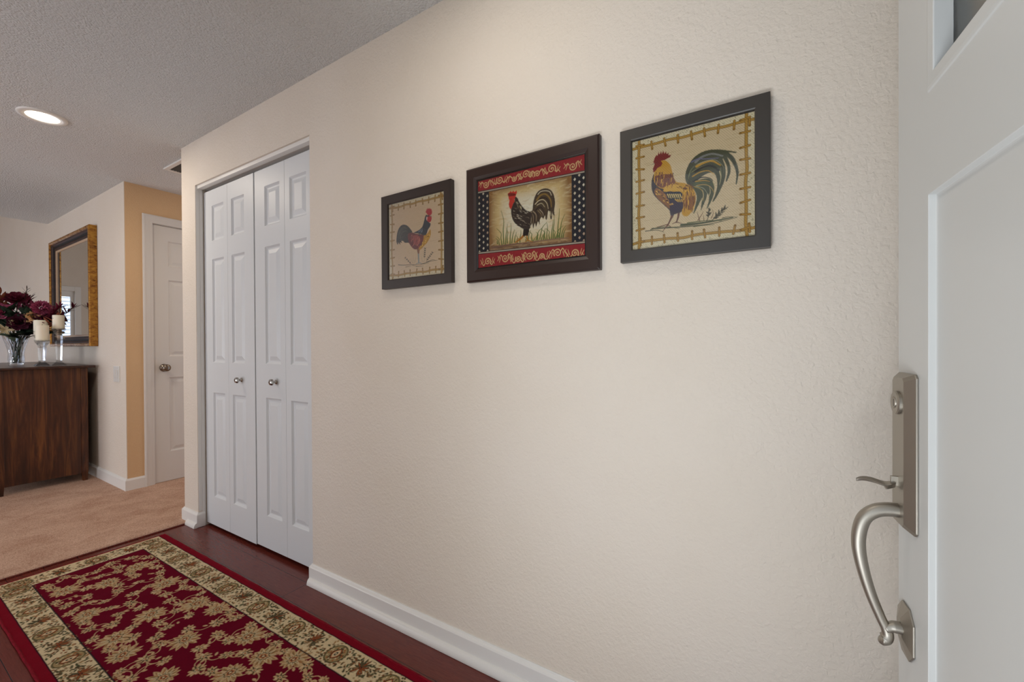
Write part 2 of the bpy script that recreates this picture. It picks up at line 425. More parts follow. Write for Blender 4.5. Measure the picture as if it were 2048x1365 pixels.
# traced roosters: [P polygon, colour, points] or [L stroke, colour, width, end width, points], tenths of a millimetre
ROOSTERS = {
 'p1': [
  ['L','3e3a2a',28,9,[524,573,779,535,1315,499,1906,464,2193,474]],
  ['L','5a5236',28,9,[1760,466,2229,523,2615,534]],
  ['L','5a5236',22,9,[933,442,1239,452]],
  ['L','4a4630',25,9,[1501,412,1905,384]],
  ['L','3e3a2a',25,9,[2051,516,2371,574,2546,515]],
  ['L','6a6040',22,9,[1314,472,1575,404]],
  ['L','3a3228',16,9,[1239,534,898,832]],
  ['L','3a3228',34,12,[1189,578,1203,628]],
  ['L','3a3228',34,12,[1189,578,1127,585]],
  ['L','3a3228',34,12,[1104,653,1118,703]],
  ['L','3a3228',34,12,[1104,653,1042,660]],
  ['L','3a3228',34,12,[1018,727,1033,777]],
  ['L','3a3228',34,12,[1018,727,956,735]],
  ['L','3a3228',34,12,[933,802,947,853]],
  ['L','3a3228',34,12,[933,802,870,810]],
  ['L','3a3228',16,9,[1944,688,1984,1070]],
  ['L','3a3228',34,12,[1949,734,2006,763]],
  ['L','3a3228',34,12,[1949,734,1897,781]],
  ['L','3a3228',34,12,[1957,810,2014,840]],
  ['L','3a3228',34,12,[1957,810,1905,858]],
  ['L','3a3228',34,12,[1965,887,2022,916]],
  ['L','3a3228',34,12,[1965,887,1913,934]],
  ['L','3a3228',34,12,[1973,963,2030,992]],
  ['L','3a3228',34,12,[1973,963,1921,1011]],
  ['L','3a3228',34,12,[1981,1040,2037,1069]],
  ['L','3a3228',34,12,[1981,1040,1929,1088]],
  ['L','3a3228',16,9,[2051,569,2374,864]],
  ['L','3a3228',34,12,[2090,605,2159,606]],
  ['L','3a3228',34,12,[2090,605,2067,665]],
  ['L','3a3228',34,12,[2155,664,2224,665]],
  ['L','3a3228',34,12,[2155,664,2132,725]],
  ['L','3a3228',34,12,[2220,723,2288,724]],
  ['L','3a3228',34,12,[2220,723,2197,783]],
  ['L','3a3228',34,12,[2284,782,2352,782]],
  ['L','3a3228',34,12,[2284,782,2261,842]],
  ['L','3a3228',34,12,[2348,840,2416,841]],
  ['L','3a3228',34,12,[2348,840,2325,901]],
  ['L','8a7a5c',12,6,[1315,540,1242,821]],
  ['L','8a7a5c',12,6,[1390,559,1467,768]],
  ['L','8a7a5c',12,6,[1240,630,1166,775]],
  ['L','8a7a5c',12,6,[1465,578,1505,818]],
  ['L','8a7a5c',12,6,[1834,566,1763,815]],
  ['L','8a7a5c',12,6,[1907,558,2016,706]],
  ['L','8a7a5c',12,6,[2014,493,2124,747]],
  ['L','8a7a5c',12,6,[2123,588,2196,765]],
  ['L','8a7a5c',12,6,[1353,617,1356,917]],
  ['L','8f9088',81,62,[1632,912,1637,722,1650,532]],
  ['L','8f9088',37,19,[1650,545,1502,507]],
  ['L','8f9088',37,19,[1650,545,1797,503]],
  ['P','8a5a3c',[1527,1141,1711,1118,1692,1012,1661,895,1599,916,1563,1028]],
  ['P','34342e',[1060,1639,1099,1743,1308,1768,1196,1921,1064,2050,873,2135,697,2120,559,2015,478,1860,436,1669,427,1530,473,1412,521,1412,514,1491,572,1427,651,1384,612,1464,729,1435,691,1509,808,1494,904,1412,1096,1387,1210,1345,1173,1514]],
  ['L','6a6a5a',25,12,[555,1709,636,1920,833,2030,1025,1946]],
  ['L','55564a',25,12,[515,1603,616,1840,793,1953]],
  ['L','7a7a66',19,9,[633,1614,714,1798,909,1881,1062,1803]],
  ['L','4a4c40',25,12,[711,1548,829,1699,1023,1727]],
  ['L','1e1e20',19,9,[593,1536,654,1723,792,1842]],
  ['L','1e1e20',19,9,[750,1515,867,1610,1060,1639]],
  ['P','6e2e2c',[1100,1757,1327,1752,1476,1690,1698,1631,1916,1574,1915,1440,1841,1289,1693,1147,1507,1075,1340,1137,1190,1292,1115,1412,1060,1611]],
  ['P','9a4a42',[1326,1629,1513,1630,1697,1551,1732,1357,1583,1215,1398,1320]],
  ['P','c08a28',[1916,1547,2097,1601,2204,1692,2258,1737,2282,1602,2238,1449,2111,1280,1949,1168,1729,1035,1656,1098,1804,1240,1896,1389]],
  ['P','2c3038',[2049,2327,2110,2290,2066,2165,2207,2009,2271,1947,2234,1847,2134,1755,2079,1631,2006,1561,1898,1576,1807,1616,1588,1687,1402,1741,1662,1798,1847,1905,1939,2105,1995,2256]],
  ['P','b22c2c',[2052,2220,2157,2288,2309,2244,2336,2148,2293,2049,2225,2012,2137,2060,2066,2125]],
  ['P','b22c2c',[2025,2437,2055,2486,2088,2560,2112,2516,2149,2589,2184,2517,2248,2572,2255,2504,2311,2521,2353,2395,2334,2306,2245,2268,2139,2299,2086,2374]],
  ['P','d8c4b4',[2067,2244,2109,2224,2094,2120,2059,2166]],
  ['L','8a8880',25,9,[2281,2249,2358,2223]],
  ['P','34242a',[2085,2294,2210,2287,2181,2247,2096,2261]],
  ['L','7a8694',31,12,[1858,1801,1814,1738]],
  ['L','1c1e24',31,12,[1695,1635,1650,1571]],
  ['L','15161a',31,12,[1792,1813,1748,1750]],
  ['L','7a8694',31,12,[1853,1782,1809,1719]],
  ['L','15161a',31,12,[1932,1788,1888,1725]],
  ['L','54606e',31,12,[1949,1778,1905,1715]],
  ['L','15161a',31,12,[1784,1725,1739,1661]],
  ['L','7a8694',31,12,[1678,1769,1633,1705]],
  ['L','1c1e24',31,12,[1921,1762,1876,1699]],
  ['L','1c1e24',31,12,[1950,1934,1906,1871]],
  ['L','15161a',31,12,[1811,1728,1767,1664]],
  ['L','1c1e24',31,12,[1793,1710,1748,1647]],
  ['L','54606e',31,12,[1777,1724,1733,1660]],
  ['L','1c1e24',31,12,[2046,1823,2002,1761]],
  ['L','7a8694',31,12,[1803,1813,1758,1749]],
  ['L','1c1e24',31,12,[2074,1845,2031,1782]],
  ['L','1c1e24',31,12,[1897,1809,1853,1746]],
  ['L','15161a',31,12,[1795,1784,1751,1721]],
  ['L','7a8694',31,12,[1755,1792,1710,1729]],
  ['L','7a8694',31,12,[1819,1770,1775,1707]],
  ['L','15161a',31,12,[2001,1864,1957,1801]],
  ['L','15161a',31,12,[2010,1944,1967,1881]],
  ['L','7a8694',31,12,[1881,1838,1836,1775]],
  ['L','54606e',31,12,[1736,1649,1691,1585]],
  ['L','1c1e24',31,12,[1824,1722,1780,1659]],
  ['L','1c1e24',31,12,[2030,2054,1986,1992]],
  ['L','54606e',31,12,[1860,1842,1816,1778]],
  ['L','15161a',31,12,[1909,1857,1865,1794]],
  ['L','1c1e24',31,12,[1839,1813,1795,1750]],
  ['L','7a8694',31,12,[1839,1736,1795,1673]],
  ['L','b85a50',31,16,[1280,1559,1249,1514]],
  ['L','c47a64',31,16,[1696,1430,1666,1385]],
  ['L','4a181e',31,16,[1549,1417,1519,1372]],
  ['L','c47a64',31,16,[1646,1376,1616,1331]],
  ['L','b85a50',31,16,[1644,1396,1614,1351]],
  ['L','c47a64',31,16,[1714,1394,1684,1349]],
  ['L','c47a64',31,16,[1277,1456,1246,1411]],
  ['L','c47a64',31,16,[1289,1660,1258,1615]],
  ['L','c47a64',31,16,[1600,1237,1570,1192]],
  ['L','4a181e',31,16,[1826,1245,1796,1200]],
  ['L','b85a50',31,16,[1494,1484,1464,1439]],
  ['L','c47a64',31,16,[1663,1312,1633,1268]],
  ['L','c47a64',31,16,[1343,1517,1313,1472]],
  ['L','b85a50',31,16,[1661,1184,1631,1139]],
  ['L','b85a50',31,16,[1296,1523,1266,1478]],
  ['L','8a3a36',31,16,[1826,1418,1796,1374]],
  ['L','8a3a36',31,16,[1503,1344,1473,1299]],
  ['L','c47a64',31,16,[1692,1470,1662,1425]],
  ['L','8a3a36',31,16,[1276,1492,1245,1447]],
  ['L','b85a50',31,16,[1283,1478,1252,1433]],
  ['L','8a3a36',31,16,[1731,1286,1702,1242]],
  ['L','8a3a36',31,16,[1717,1325,1687,1280]],
  ['L','c47a64',31,16,[1615,1526,1585,1481]],
  ['L','8a3a36',31,16,[1330,1624,1299,1579]],
  ['L','8a3a36',31,16,[1832,1230,1803,1185]],
  ['L','8a3a36',31,16,[1833,1460,1804,1416]],
  ['L','b85a50',31,16,[1332,1244,1302,1199]],
  ['L','4a181e',31,16,[1312,1545,1281,1500]],
  ['L','4a181e',31,16,[1695,1262,1665,1218]],
  ['L','4a181e',31,16,[1302,1284,1271,1239]],
  ['L','c47a64',31,16,[1397,1286,1367,1240]],
  ['L','b85a50',31,16,[1412,1342,1381,1297]],
  ['L','4a181e',31,16,[1785,1233,1755,1188]],
  ['L','8a3a36',31,16,[1152,1592,1121,1547]],
  ['L','8a5a18',31,16,[2159,1519,2187,1484]],
  ['L','ecc458',31,16,[1763,1168,1792,1132]],
  ['L','e4b444',31,16,[2194,1528,2222,1492]],
  ['L','e4b444',31,16,[1837,1211,1866,1175]],
  ['L','8a5a18',31,16,[1862,1212,1891,1176]],
  ['L','e4b444',31,16,[2123,1448,2151,1413]],
  ['L','8a5a18',31,16,[1943,1341,1972,1306]],
  ['L','e4b444',31,16,[1984,1366,2013,1330]],
  ['L','e4b444',31,16,[2036,1424,2064,1388]],
  ['L','e4b444',31,16,[2198,1559,2226,1523]],
  ['L','ecc458',31,16,[2118,1539,2146,1503]],
  ['L','8a5a18',31,16,[2097,1500,2125,1465]],
  ['L','ecc458',31,16,[1834,1191,1863,1155]],
  ['L','ecc458',31,16,[1854,1299,1883,1263]],
  ['L','e4b444',31,16,[2129,1537,2157,1501]],
  ['L','8a5a18',31,16,[2137,1512,2165,1476]],
  ['L','8a5a18',31,16,[1955,1331,1983,1295]],
  ['L','ecc458',31,16,[1980,1291,2008,1255]],
  ['L','ecc458',31,16,[1971,1304,2000,1268]],
  ['L','ecc458',31,16,[1834,1224,1863,1188]],
  ['L','8a5a18',31,16,[1813,1132,1842,1096]],
  ['L','ecc458',31,16,[2020,1356,2049,1321]],
 ],
 'p2': [
  ['L','5c6a34',43,13,[1077,736,1058,1189,1079,1523,976,1878]],
  ['L','5c6a34',43,13,[1149,696,1166,973,1203,1177,1226,1382]],
  ['L','5c6a34',43,13,[1004,714,962,940,970,1104,787,1296]],
  ['L','5c6a34',43,13,[1329,703,1338,979,1371,1182,1369,1390]],
  ['L','5c6a34',43,13,[1400,724,1423,901,1463,1031,1509,1159]],
  ['L','5c6a34',43,13,[894,729,873,842,892,922,785,1019]],
  ['L','5c6a34',43,13,[1222,747,1216,942,1242,1083,1189,1236]],
  ['L','5c6a34',43,13,[1507,740,1521,870,1557,964,1579,1059]],
  ['L','5c6a34',43,13,[1716,713,1724,866,1756,978,1753,1094]],
  ['L','5c6a34',43,13,[1612,697,1605,793,1630,861,1578,940]],
  ['L','5c6a34',43,13,[2193,650,2153,808,2161,920,1993,1059]],
  ['L','5c6a34',43,13,[2226,646,2246,713,2283,761,2327,807]],
  ['L','5c6a34',43,13,[2326,691,2373,847,2423,962,2558,1063]],
  ['L','5c6a34',43,13,[2458,702,2511,914,2564,1071,2720,1210]],
  ['L','5c6a34',43,13,[2653,676,2628,806,2641,899,2525,1010]],
  ['L','5c6a34',43,13,[2717,667,2718,873,2745,1024,2720,1182]],
  ['L','5c6a34',43,13,[2877,646,2891,883,2923,1057,2943,1232]],
  ['L','5c6a34',43,13,[2940,666,2948,948,2978,1156,2976,1369]],
  ['L','5c6a34',43,13,[3097,645,3111,1014,3144,1288,3164,1563]],
  ['L','5c6a34',43,13,[3034,625,3085,787,3136,907,3285,1011]],
  ['L','5c6a34',43,13,[3159,636,3198,934,3242,1154,3348,1364]],
  ['L','5c6a34',43,13,[3221,656,3253,797,3293,901,3376,997]],
  ['L','5c6a34',43,13,[2813,655,2788,795,2802,896,2687,1015]],
  ['L','5c6a34',43,13,[1956,681,1943,754,1964,804,1889,867]],
  ['L','5c6a34',43,13,[3283,648,3302,757,3336,836,3376,913]],
  ['L','5c6a34',43,13,[2588,656,2602,804,2635,911,2655,1020]],
  ['L','5c6a34',43,13,[2392,682,2379,788,2400,864,2328,952]],
  ['L','5c6a34',43,13,[3003,657,2991,772,3010,854,2942,949]],
  ['L','5c6a34',43,13,[3159,608,3141,712,3157,786,3067,874]],
  ['L','5c6a34',43,13,[2025,702,2046,840,2084,940,2128,1039]],
  ['L','5c6a34',43,13,[820,769,806,844,829,897,747,963]],
  ['L','5c6a34',43,13,[2523,665,2530,733,2559,781,2557,833]],
  ['L','7a5a48',72,39,[633,669,1364,668,2058,653]],
  ['L','8a6a52',59,33,[1785,644,2717,639,3465,609]],
  ['L','6e4a3c',26,10,[1854,636,2125,624,2392,624]],
  ['L','a86a28',85,46,[1873,914,1717,802,1542,721]],
  ['L','a86a28',33,16,[1717,802,1613,846]],
  ['L','b07830',59,33,[1975,900,2008,733]],
  ['L','a86a28',39,20,[2008,748,1922,671]],
  ['L','a86a28',39,20,[2008,733,2193,650]],
  ['P','241c1a',[1857,1138,2061,1108,2026,878,1958,902,1924,892,1838,904]],
  ['P','4a3a2c',[2199,1671,2227,1899,2285,2092,2401,2244,2565,2298,2727,2281,2886,2179,2979,1991,3009,1759,2977,1538,2991,1380,2929,1433,2907,1522,2896,1297,2842,1319,2834,1477,2771,1574,2721,1310,2673,1332,2657,1449,2592,1345,2527,1413,2461,1308,2454,1180,2396,1290,2329,1126,2280,1279,2229,1083,2180,1265,2129,1185,2080,1456,2098,1629]],
  ['L','cfc0a0',29,20,[2401,2157,2500,2225,2662,2222,2822,2162,2885,2037]],
  ['L','8a6a34',72,33,[2367,1990,2499,2110,2693,2101,2852,1901,2883,1668]],
  ['L','2a201c',39,20,[2366,1903,2531,2017,2725,1953,2819,1708,2834,1506]],
  ['L','d8c49a',33,13,[2300,1857,2433,1949,2596,1948,2724,1810,2771,1630]],
  ['L','5c4a2c',46,20,[2333,1764,2465,1856,2627,1799,2690,1587]],
  ['L','cdbb92',23,13,[2366,1816,2530,1845,2643,1710]],
  ['L','241a18',33,13,[2265,1630,2464,1741,2594,1604,2625,1426]],
  ['L','8e785c',39,16,[2132,1624,2199,1612,2231,1432,2213,1231]],
  ['L','a59072',33,13,[2232,1636,2331,1503,2330,1300]],
  ['L','2a2020',29,13,[2199,1612,2281,1424,2276,1221]],
  ['L','2a2020',29,13,[2332,1619,2413,1461,2412,1287]],
  ['L','c0ac8c',23,13,[2105,1628,2147,1446,2136,1272]],
  ['L','8a7452',29,13,[2398,1637,2512,1502,2511,1387]],
  ['L','2a2020',26,13,[2948,2053,2994,1762,2951,1514]],
  ['L','cdbb92',20,10,[2834,1534,2875,1385]],
  ['L','c0ac8c',20,10,[2464,1655,2577,1520,2586,1432]],
  ['P','3a2e28',[1517,2265,1621,2186,1707,2021,1827,1852,1963,1711,2132,1624,2147,1446,2112,1246,2095,1103,1925,1098,1788,1163,1615,1293,1476,1434,1399,1626,1379,1810,1408,1925,1480,2062]],
  ['P','c8372a',[1276,2310,1255,2405,1323,2428,1359,2469,1419,2410,1465,2461,1518,2400,1595,2444,1609,2367,1570,2285,1534,2202,1516,2086,1462,2036,1416,1924,1372,1856,1319,1910,1284,2037,1317,2152,1289,2232]],
  ['P','7a2018',[1254,2375,1323,2407,1517,2355,1552,2288,1304,2299]],
  ['L','e2a060',23,10,[1275,2160,1203,2161]],
  ['L','2a1a18',16,13,[1375,2196,1410,2189]],
  ['L','b0a088',16,10,[1825,1392,1907,1349]],
  ['L','6a5a4a',16,10,[1588,1861,1652,1818]],
  ['L','6a5a4a',16,10,[1673,1815,1751,1780]],
  ['L','1c1614',16,10,[1541,1357,1622,1331]],
  ['L','6a5a4a',16,10,[1823,1576,1911,1550]],
  ['L','6a5a4a',16,10,[1920,1242,1979,1198]],
  ['L','6a5a4a',16,10,[1772,1440,1859,1398]],
  ['L','8a7a64',16,10,[2041,1264,2103,1239]],
  ['L','8a7a64',16,10,[1521,1865,1595,1823]],
  ['L','8a7a64',23,10,[1468,1691,1546,1662]],
  ['L','8a7a64',16,10,[1731,1759,1819,1724]],
  ['L','1c1614',23,10,[1686,1534,1750,1492]],
  ['L','1c1614',16,10,[1717,1430,1770,1404]],
  ['L','1c1614',23,10,[1950,1545,2034,1514]],
  ['L','8a7a64',23,10,[1723,1502,1773,1460]],
  ['L','1c1614',23,10,[1484,1698,1572,1663]],
  ['L','8a7a64',23,10,[2016,1483,2075,1443]],
  ['L','8a7a64',23,10,[1827,1404,1882,1383]],
  ['L','1c1614',16,10,[2055,1484,2112,1449]],
  ['L','1c1614',16,10,[1955,1548,2004,1507]],
  ['L','6a5a4a',16,10,[1445,1608,1536,1567]],
  ['L','8a7a64',16,10,[1694,1770,1744,1739]],
  ['L','1c1614',23,10,[1826,1747,1913,1704]],
  ['L','1c1614',23,10,[1631,1715,1718,1686]],
  ['L','6a5a4a',23,10,[1952,1502,2034,1472]],
  ['L','1c1614',23,10,[1742,1546,1793,1507]],
  ['L','cfc2a8',23,10,[1655,1515,1718,1476]],
  ['L','b0a088',23,10,[1607,1586,1695,1552]],
  ['L','1c1614',23,10,[1539,1367,1602,1339]],
  ['L','b0a088',23,10,[1612,1576,1675,1539]],
  ['L','8a7a64',16,10,[1897,1327,1981,1286]],
  ['L','1c1614',16,10,[2047,1225,2115,1199]],
  ['L','1c1614',23,10,[1959,1250,2035,1210]],
  ['L','1c1614',23,10,[1895,1734,1955,1699]],
  ['L','cfc2a8',16,10,[1981,1658,2035,1627]],
  ['L','b0a088',16,10,[1844,1713,1918,1688]],
  ['L','cfc2a8',16,10,[1730,1728,1783,1684]],
  ['L','1c1614',23,10,[1736,1526,1799,1489]],
  ['L','b0a088',23,10,[1472,1785,1521,1755]],
  ['L','cfc2a8',23,10,[1606,1634,1694,1594]],
  ['L','1c1614',23,10,[1621,1703,1709,1670]],
  ['L','1c1614',23,10,[1654,1802,1722,1774]],
  ['L','6a5a4a',16,10,[1672,1581,1746,1549]],
  ['L','cfc2a8',23,10,[1999,1822,2069,1783]],
  ['L','1c1614',23,10,[1515,1511,1582,1465]],
  ['L','b0a088',23,10,[1743,1568,1807,1525]],
  ['L','b0a088',23,10,[1527,1531,1597,1498]],
  ['L','1c1614',23,10,[1629,1271,1684,1250]],
  ['L','6a5a4a',23,10,[1848,1252,1897,1230]],
  ['L','1c1614',23,10,[1679,1578,1737,1545]],
  ['L','6a5a4a',23,10,[1448,1609,1510,1573]],
  ['L','1c1614',16,10,[1731,1467,1780,1444]],
  ['L','1c1614',23,10,[1607,1447,1686,1422]],
  ['L','1c1614',16,10,[1650,1457,1700,1431]],
  ['L','b0a088',16,10,[1717,1300,1766,1262]],
  ['L','b0a088',23,10,[1701,1515,1785,1470]],
  ['L','b0a088',16,10,[1731,1443,1817,1407]],
  ['L','cfc2a8',23,10,[1912,1649,1984,1610]],
  ['L','2a2220',20,10,[1616,2046,1644,1964]],
  ['L','b8a274',20,10,[1738,1869,1766,1787]],
  ['L','b8a274',20,10,[1525,2117,1553,2034]],
  ['L','b8a274',20,10,[1632,1946,1659,1864]],
  ['L','b8a274',20,10,[1757,1890,1785,1808]],
  ['L','d2c4a4',20,10,[1591,2053,1619,1971]],
  ['L','d2c4a4',20,10,[1757,1859,1784,1777]],
  ['L','d2c4a4',20,10,[1654,2003,1681,1921]],
  ['L','b8a274',20,10,[1510,2163,1537,2080]],
  ['L','2a2220',20,10,[1598,2105,1626,2023]],
  ['L','4a3a30',20,10,[1685,1903,1713,1821]],
  ['L','4a3a30',20,10,[1675,1963,1702,1881]],
  ['L','4a3a30',20,10,[1693,1903,1721,1821]],
  ['L','4a3a30',20,10,[1727,1872,1754,1790]],
  ['L','4a3a30',20,10,[1524,2117,1552,2034]],
  ['L','4a3a30',20,10,[1611,2030,1638,1947]],
  ['L','b8a274',20,10,[1619,2054,1646,1972]],
  ['L','b8a274',20,10,[1635,1952,1662,1870]],
  ['L','2a2220',20,10,[1713,1900,1740,1819]],
  ['L','b8a274',20,10,[1714,1908,1741,1826]],
  ['L','2a2220',20,10,[1637,1967,1664,1885]],
  ['L','2a2220',20,10,[1652,1988,1680,1906]],
 ],
 'p3': [
  ['L','4b4a32',37,13,[541,541,1046,494,1566,456,2063,447,2629,514]],
  ['L','55553a',68,26,[1309,523,1617,503,1965,502,2303,515,2537,529]],
  ['L','6a6a45',32,11,[1464,554,1966,542,2302,476]],
  ['L','55503a',26,11,[358,497,666,480,857,396]],
  ['L','5e5a3c',26,11,[499,519,858,550,1257,435]],
  ['L','5d5b3a',26,11,[1617,435,1817,432,2111,413]],
  ['L','4b4a32',21,8,[2303,554,2444,558,2640,525]],
  ['L','6a4a30',21,8,[1718,582,1818,727,1848,789]],
  ['L','6a4a30',21,8,[1768,547,1731,688,1706,800]],
  ['L','6a4a30',18,8,[1867,558,1855,694]],
  ['L','6a4a30',18,8,[2039,584,2088,709,2064,806]],
  ['L','4b4430',18,8,[1929,522,1990,698,1979,860]],
  ['P','4b4430',[1979,874,2027,812,1978,767]],
  ['P','4b4430',[1917,777,1986,752,1971,696]],
  ['P','4b4430',[2051,741,1986,726,1995,666]],
  ['P','4b4430',[1912,698,1978,687,1966,636]],
  ['L','4b4430',18,8,[2063,527,2184,666,2362,846]],
  ['P','4b4430',[2374,883,2362,780,2315,762]],
  ['P','4b4430',[2444,818,2362,754,2303,751]],
  ['P','4b4430',[2291,832,2315,736,2267,718]],
  ['P','4b4430',[2374,726,2279,676,2232,684]],
  ['P','4b4430',[2220,792,2244,669,2196,664]],
  ['P','4b4430',[2315,657,2208,609,2172,642]],
  ['P','4b4430',[2148,738,2184,627,2136,608]],
  ['P','4b4430',[2231,592,2135,555,2099,601]],
  ['P','4a4a34',[1569,1475,1468,1577,1412,1753,1430,1940,1508,2113,1622,2249,1773,2335,1970,2367,2188,2332,2378,2267,2598,2174,2598,2143,2448,2197,2563,2053,2643,1827,2673,1641,2654,1490,2626,1354,2608,1397,2622,1548,2597,1735,2517,1934,2412,2089,2459,1948,2489,1785,2474,1632,2399,1466,2388,1520,2423,1695,2400,1883,2318,2032,2365,1865,2376,1653,2340,1478,2269,1309,2185,1141,2093,1013,2084,1054,2157,1252,2186,1431,2158,1648,2066,1773,1821,1720]],
  ['P','4f513a',[1569,1488,1670,1320,1695,1153,1618,828,1638,806,1769,1058,1819,1156,1794,866,1819,888,1918,1111,1955,1264,1991,1098,1942,893,1959,877,2064,1084,2113,1287,2090,1503,1968,1635,1721,1633]],
  ['L','7c7a72',68,37,[1672,2130,1822,2229,2067,2250,2307,2140]],
  ['L','6d6680',32,16,[1571,2153,1723,2199,1921,2152,2211,2110]],
  ['L','b98a2c',79,32,[1697,2016,1871,2070,2067,2065,2259,1915]],
  ['L','2e2a20',68,37,[1672,1887,1871,1963,2067,1932,2234,1763]],
  ['L','b98a2c',37,13,[1596,1768,1772,1838,1969,1835,2114,1710]],
  ['L','2e2c22',37,13,[1595,1632,1821,1693,2017,1625,2090,1530]],
  ['L','b98a2c',32,11,[1671,1617,1870,1602,2005,1547]],
  ['L','caa45a',18,8,[1696,1504,1870,1495,2017,1412,2113,1234]],
  ['L','b39242',18,8,[1620,1492,1770,1408,1845,1286,1856,1069]],
  ['L','a8a884',16,5,[1670,1495,1870,1388,1967,1182]],
  ['L','9a9a7c',16,5,[1722,2064,1921,2099,2139,2074,2318,1875,2341,1661]],
  ['L','c8b284',24,11,[2239,1762,2270,1598,2238,1420]],
  ['L','c8b284',24,8,[2085,1531,2137,1335,2118,1127]],
  ['L','c8b284',21,8,[1942,1080,2016,1253,2004,1415]],
  ['L','c8b284',21,8,[1794,1027,1857,1203,1832,1369]],
  ['L','c8b284',18,8,[2318,2059,2400,1857,2411,1698]],
  ['L','6d6e4c',21,8,[1507,1787,1571,1963,1722,2064]],
  ['L','7a7a50',18,8,[1468,1659,1520,1893,1622,2033]],
  ['L','8f8a5a',16,5,[1570,1882,1722,1956,1920,1992]],
  ['L','5f7040',16,5,[1620,1546,1820,1559,2065,1455,2162,1488]],
  ['L','2e2c22',18,8,[1544,1534,1468,1768,1520,2002]],
  ['L','2e2c22',16,5,[2448,2158,2563,1923,2620,1652]],
  ['L','7a7a50',16,5,[2258,1836,2282,1621,2233,1395]],
  ['L','6a4636',63,32,[1245,892,1226,743,1179,612]],
  ['L','6a4636',26,13,[1179,626,1073,587]],
  ['L','6a4636',26,13,[1179,626,1309,564]],
  ['P','4a4248',[1007,1002,1153,976,1113,817,1060,742,1026,859]],
  ['L','6e4836',53,32,[1068,797,1006,667,952,564]],
  ['L','6e4836',32,13,[952,578,816,416]],
  ['L','6e4836',26,13,[952,592,666,565]],
  ['L','6e4836',24,13,[952,592,1046,508]],
  ['P','3c3236',[583,2041,538,1880,526,1712,564,1533,669,1358,833,1172,994,990,1100,847,1232,866,1349,901,1363,1105,1260,1454,862,1812]],
  ['P','c3902e',[810,2371,918,2332,1025,2196,1072,2019,1117,1843,1182,1704,1365,1639,1519,1539,1620,1411,1665,1240,1657,1052,1580,875,1491,754,1388,750,1323,837,1337,1000,1324,1222,1155,1419,888,1555,698,1677,602,1838,594,1982,630,2172,714,2295]],
  ['P','7b4a34',[616,1977,781,1984,1051,1940,1117,1815,1156,1696,1050,1634,915,1633,780,1633,643,1773]],
  ['P','8a5a34',[670,1654,861,1476,1048,1217,1154,1004,1047,981,860,1168,683,1369,601,1555]],
  ['P','d0a040',[888,1639,1103,1651,1313,1554,1364,1406,1129,1480,861,1504]],
  ['P','8c5a2c',[1415,1369,1620,1329,1654,1106,1568,905,1453,925,1402,1098]],
  ['P','3a2c3c',[995,1311,1155,1336,1312,1279,1350,1107,1337,945,1153,893,1021,999]],
  ['P','2c2a34',[915,1466,1286,1421,1312,1251,995,1255]],
  ['L','d8bc74',29,16,[955,1416,995,1311]],
  ['L','d8bc74',29,16,[1009,1406,1048,1290]],
  ['L','d8bc74',29,16,[1062,1395,1102,1291]],
  ['L','d8bc74',29,16,[1115,1385,1154,1270]],
  ['L','d8bc74',29,16,[1168,1375,1207,1271]],
  ['L','d8bc74',29,16,[1220,1365,1259,1250]],
  ['L','d8bc74',29,16,[1273,1355,1312,1251]],
  ['L','d8aa40',24,11,[1154,1239,1233,1156]],
  ['L','d8aa40',24,11,[1207,1230,1270,1149]],
  ['L','d8aa40',24,11,[1259,1220,1306,1143]],
  ['L','d8aa40',24,11,[1311,1210,1342,1136]],
  ['L','8e5a34',24,11,[744,1879,727,1775]],
  ['L','d09a3a',24,11,[1064,1835,1048,1732]],
  ['L','8e5a34',24,11,[662,2076,645,1972]],
  ['L','d09a3a',24,11,[755,1981,738,1878]],
  ['L','8e5a34',24,11,[854,1757,838,1654]],
  ['L','4a2a28',24,11,[820,1756,803,1652]],
  ['L','d09a3a',24,11,[932,1730,916,1627]],
  ['L','4a2a28',24,11,[817,2042,801,1938]],
  ['L','4a2a28',24,11,[706,1746,689,1643]],
  ['L','8e5a34',24,11,[775,2045,758,1942]],
  ['L','8e5a34',24,11,[856,1796,839,1693]],
  ['L','8e5a34',24,11,[969,1705,953,1602]],
  ['L','4a2a28',24,11,[976,1819,960,1716]],
  ['L','4a2a28',24,11,[1047,1964,1031,1862]],
  ['L','d09a3a',24,11,[867,1949,850,1846]],
  ['L','8e5a34',24,11,[839,1831,822,1728]],
  ['L','d09a3a',24,11,[831,1763,814,1659]],
  ['L','d09a3a',24,11,[798,1853,781,1750]],
  ['L','4a2a28',24,11,[742,1949,725,1846]],
  ['L','d09a3a',24,11,[1036,1668,1020,1565]],
  ['L','8e5a34',24,11,[961,1781,945,1678]],
  ['L','d09a3a',24,11,[1086,1686,1070,1584]],
  ['L','d09a3a',24,11,[680,1854,663,1750]],
  ['L','8e5a34',24,11,[1025,1810,1008,1707]],
  ['L','d09a3a',24,11,[690,1911,673,1807]],
  ['L','4a2a28',24,11,[1099,1956,1083,1854]],
  ['L','8e5a34',24,11,[827,1994,810,1891]],
  ['L','4a2a28',24,11,[835,1903,818,1800]],
  ['L','4a2a28',24,11,[651,1874,634,1770]],
  ['L','d09a3a',24,11,[811,1850,794,1747]],
  ['L','d09a3a',24,11,[1047,1669,1031,1567]],
  ['L','4a2a28',24,11,[744,2051,727,1947]],
  ['L','4a2a28',24,11,[667,1876,650,1772]],
  ['L','8e5a34',24,11,[1079,1666,1063,1563]],
  ['L','54301c',24,11,[1529,1417,1521,1323]],
  ['L','e0aa3a',24,11,[1627,1288,1619,1195]],
  ['L','e0aa3a',24,11,[1620,957,1612,864]],
  ['L','e0aa3a',24,11,[1465,1001,1457,907]],
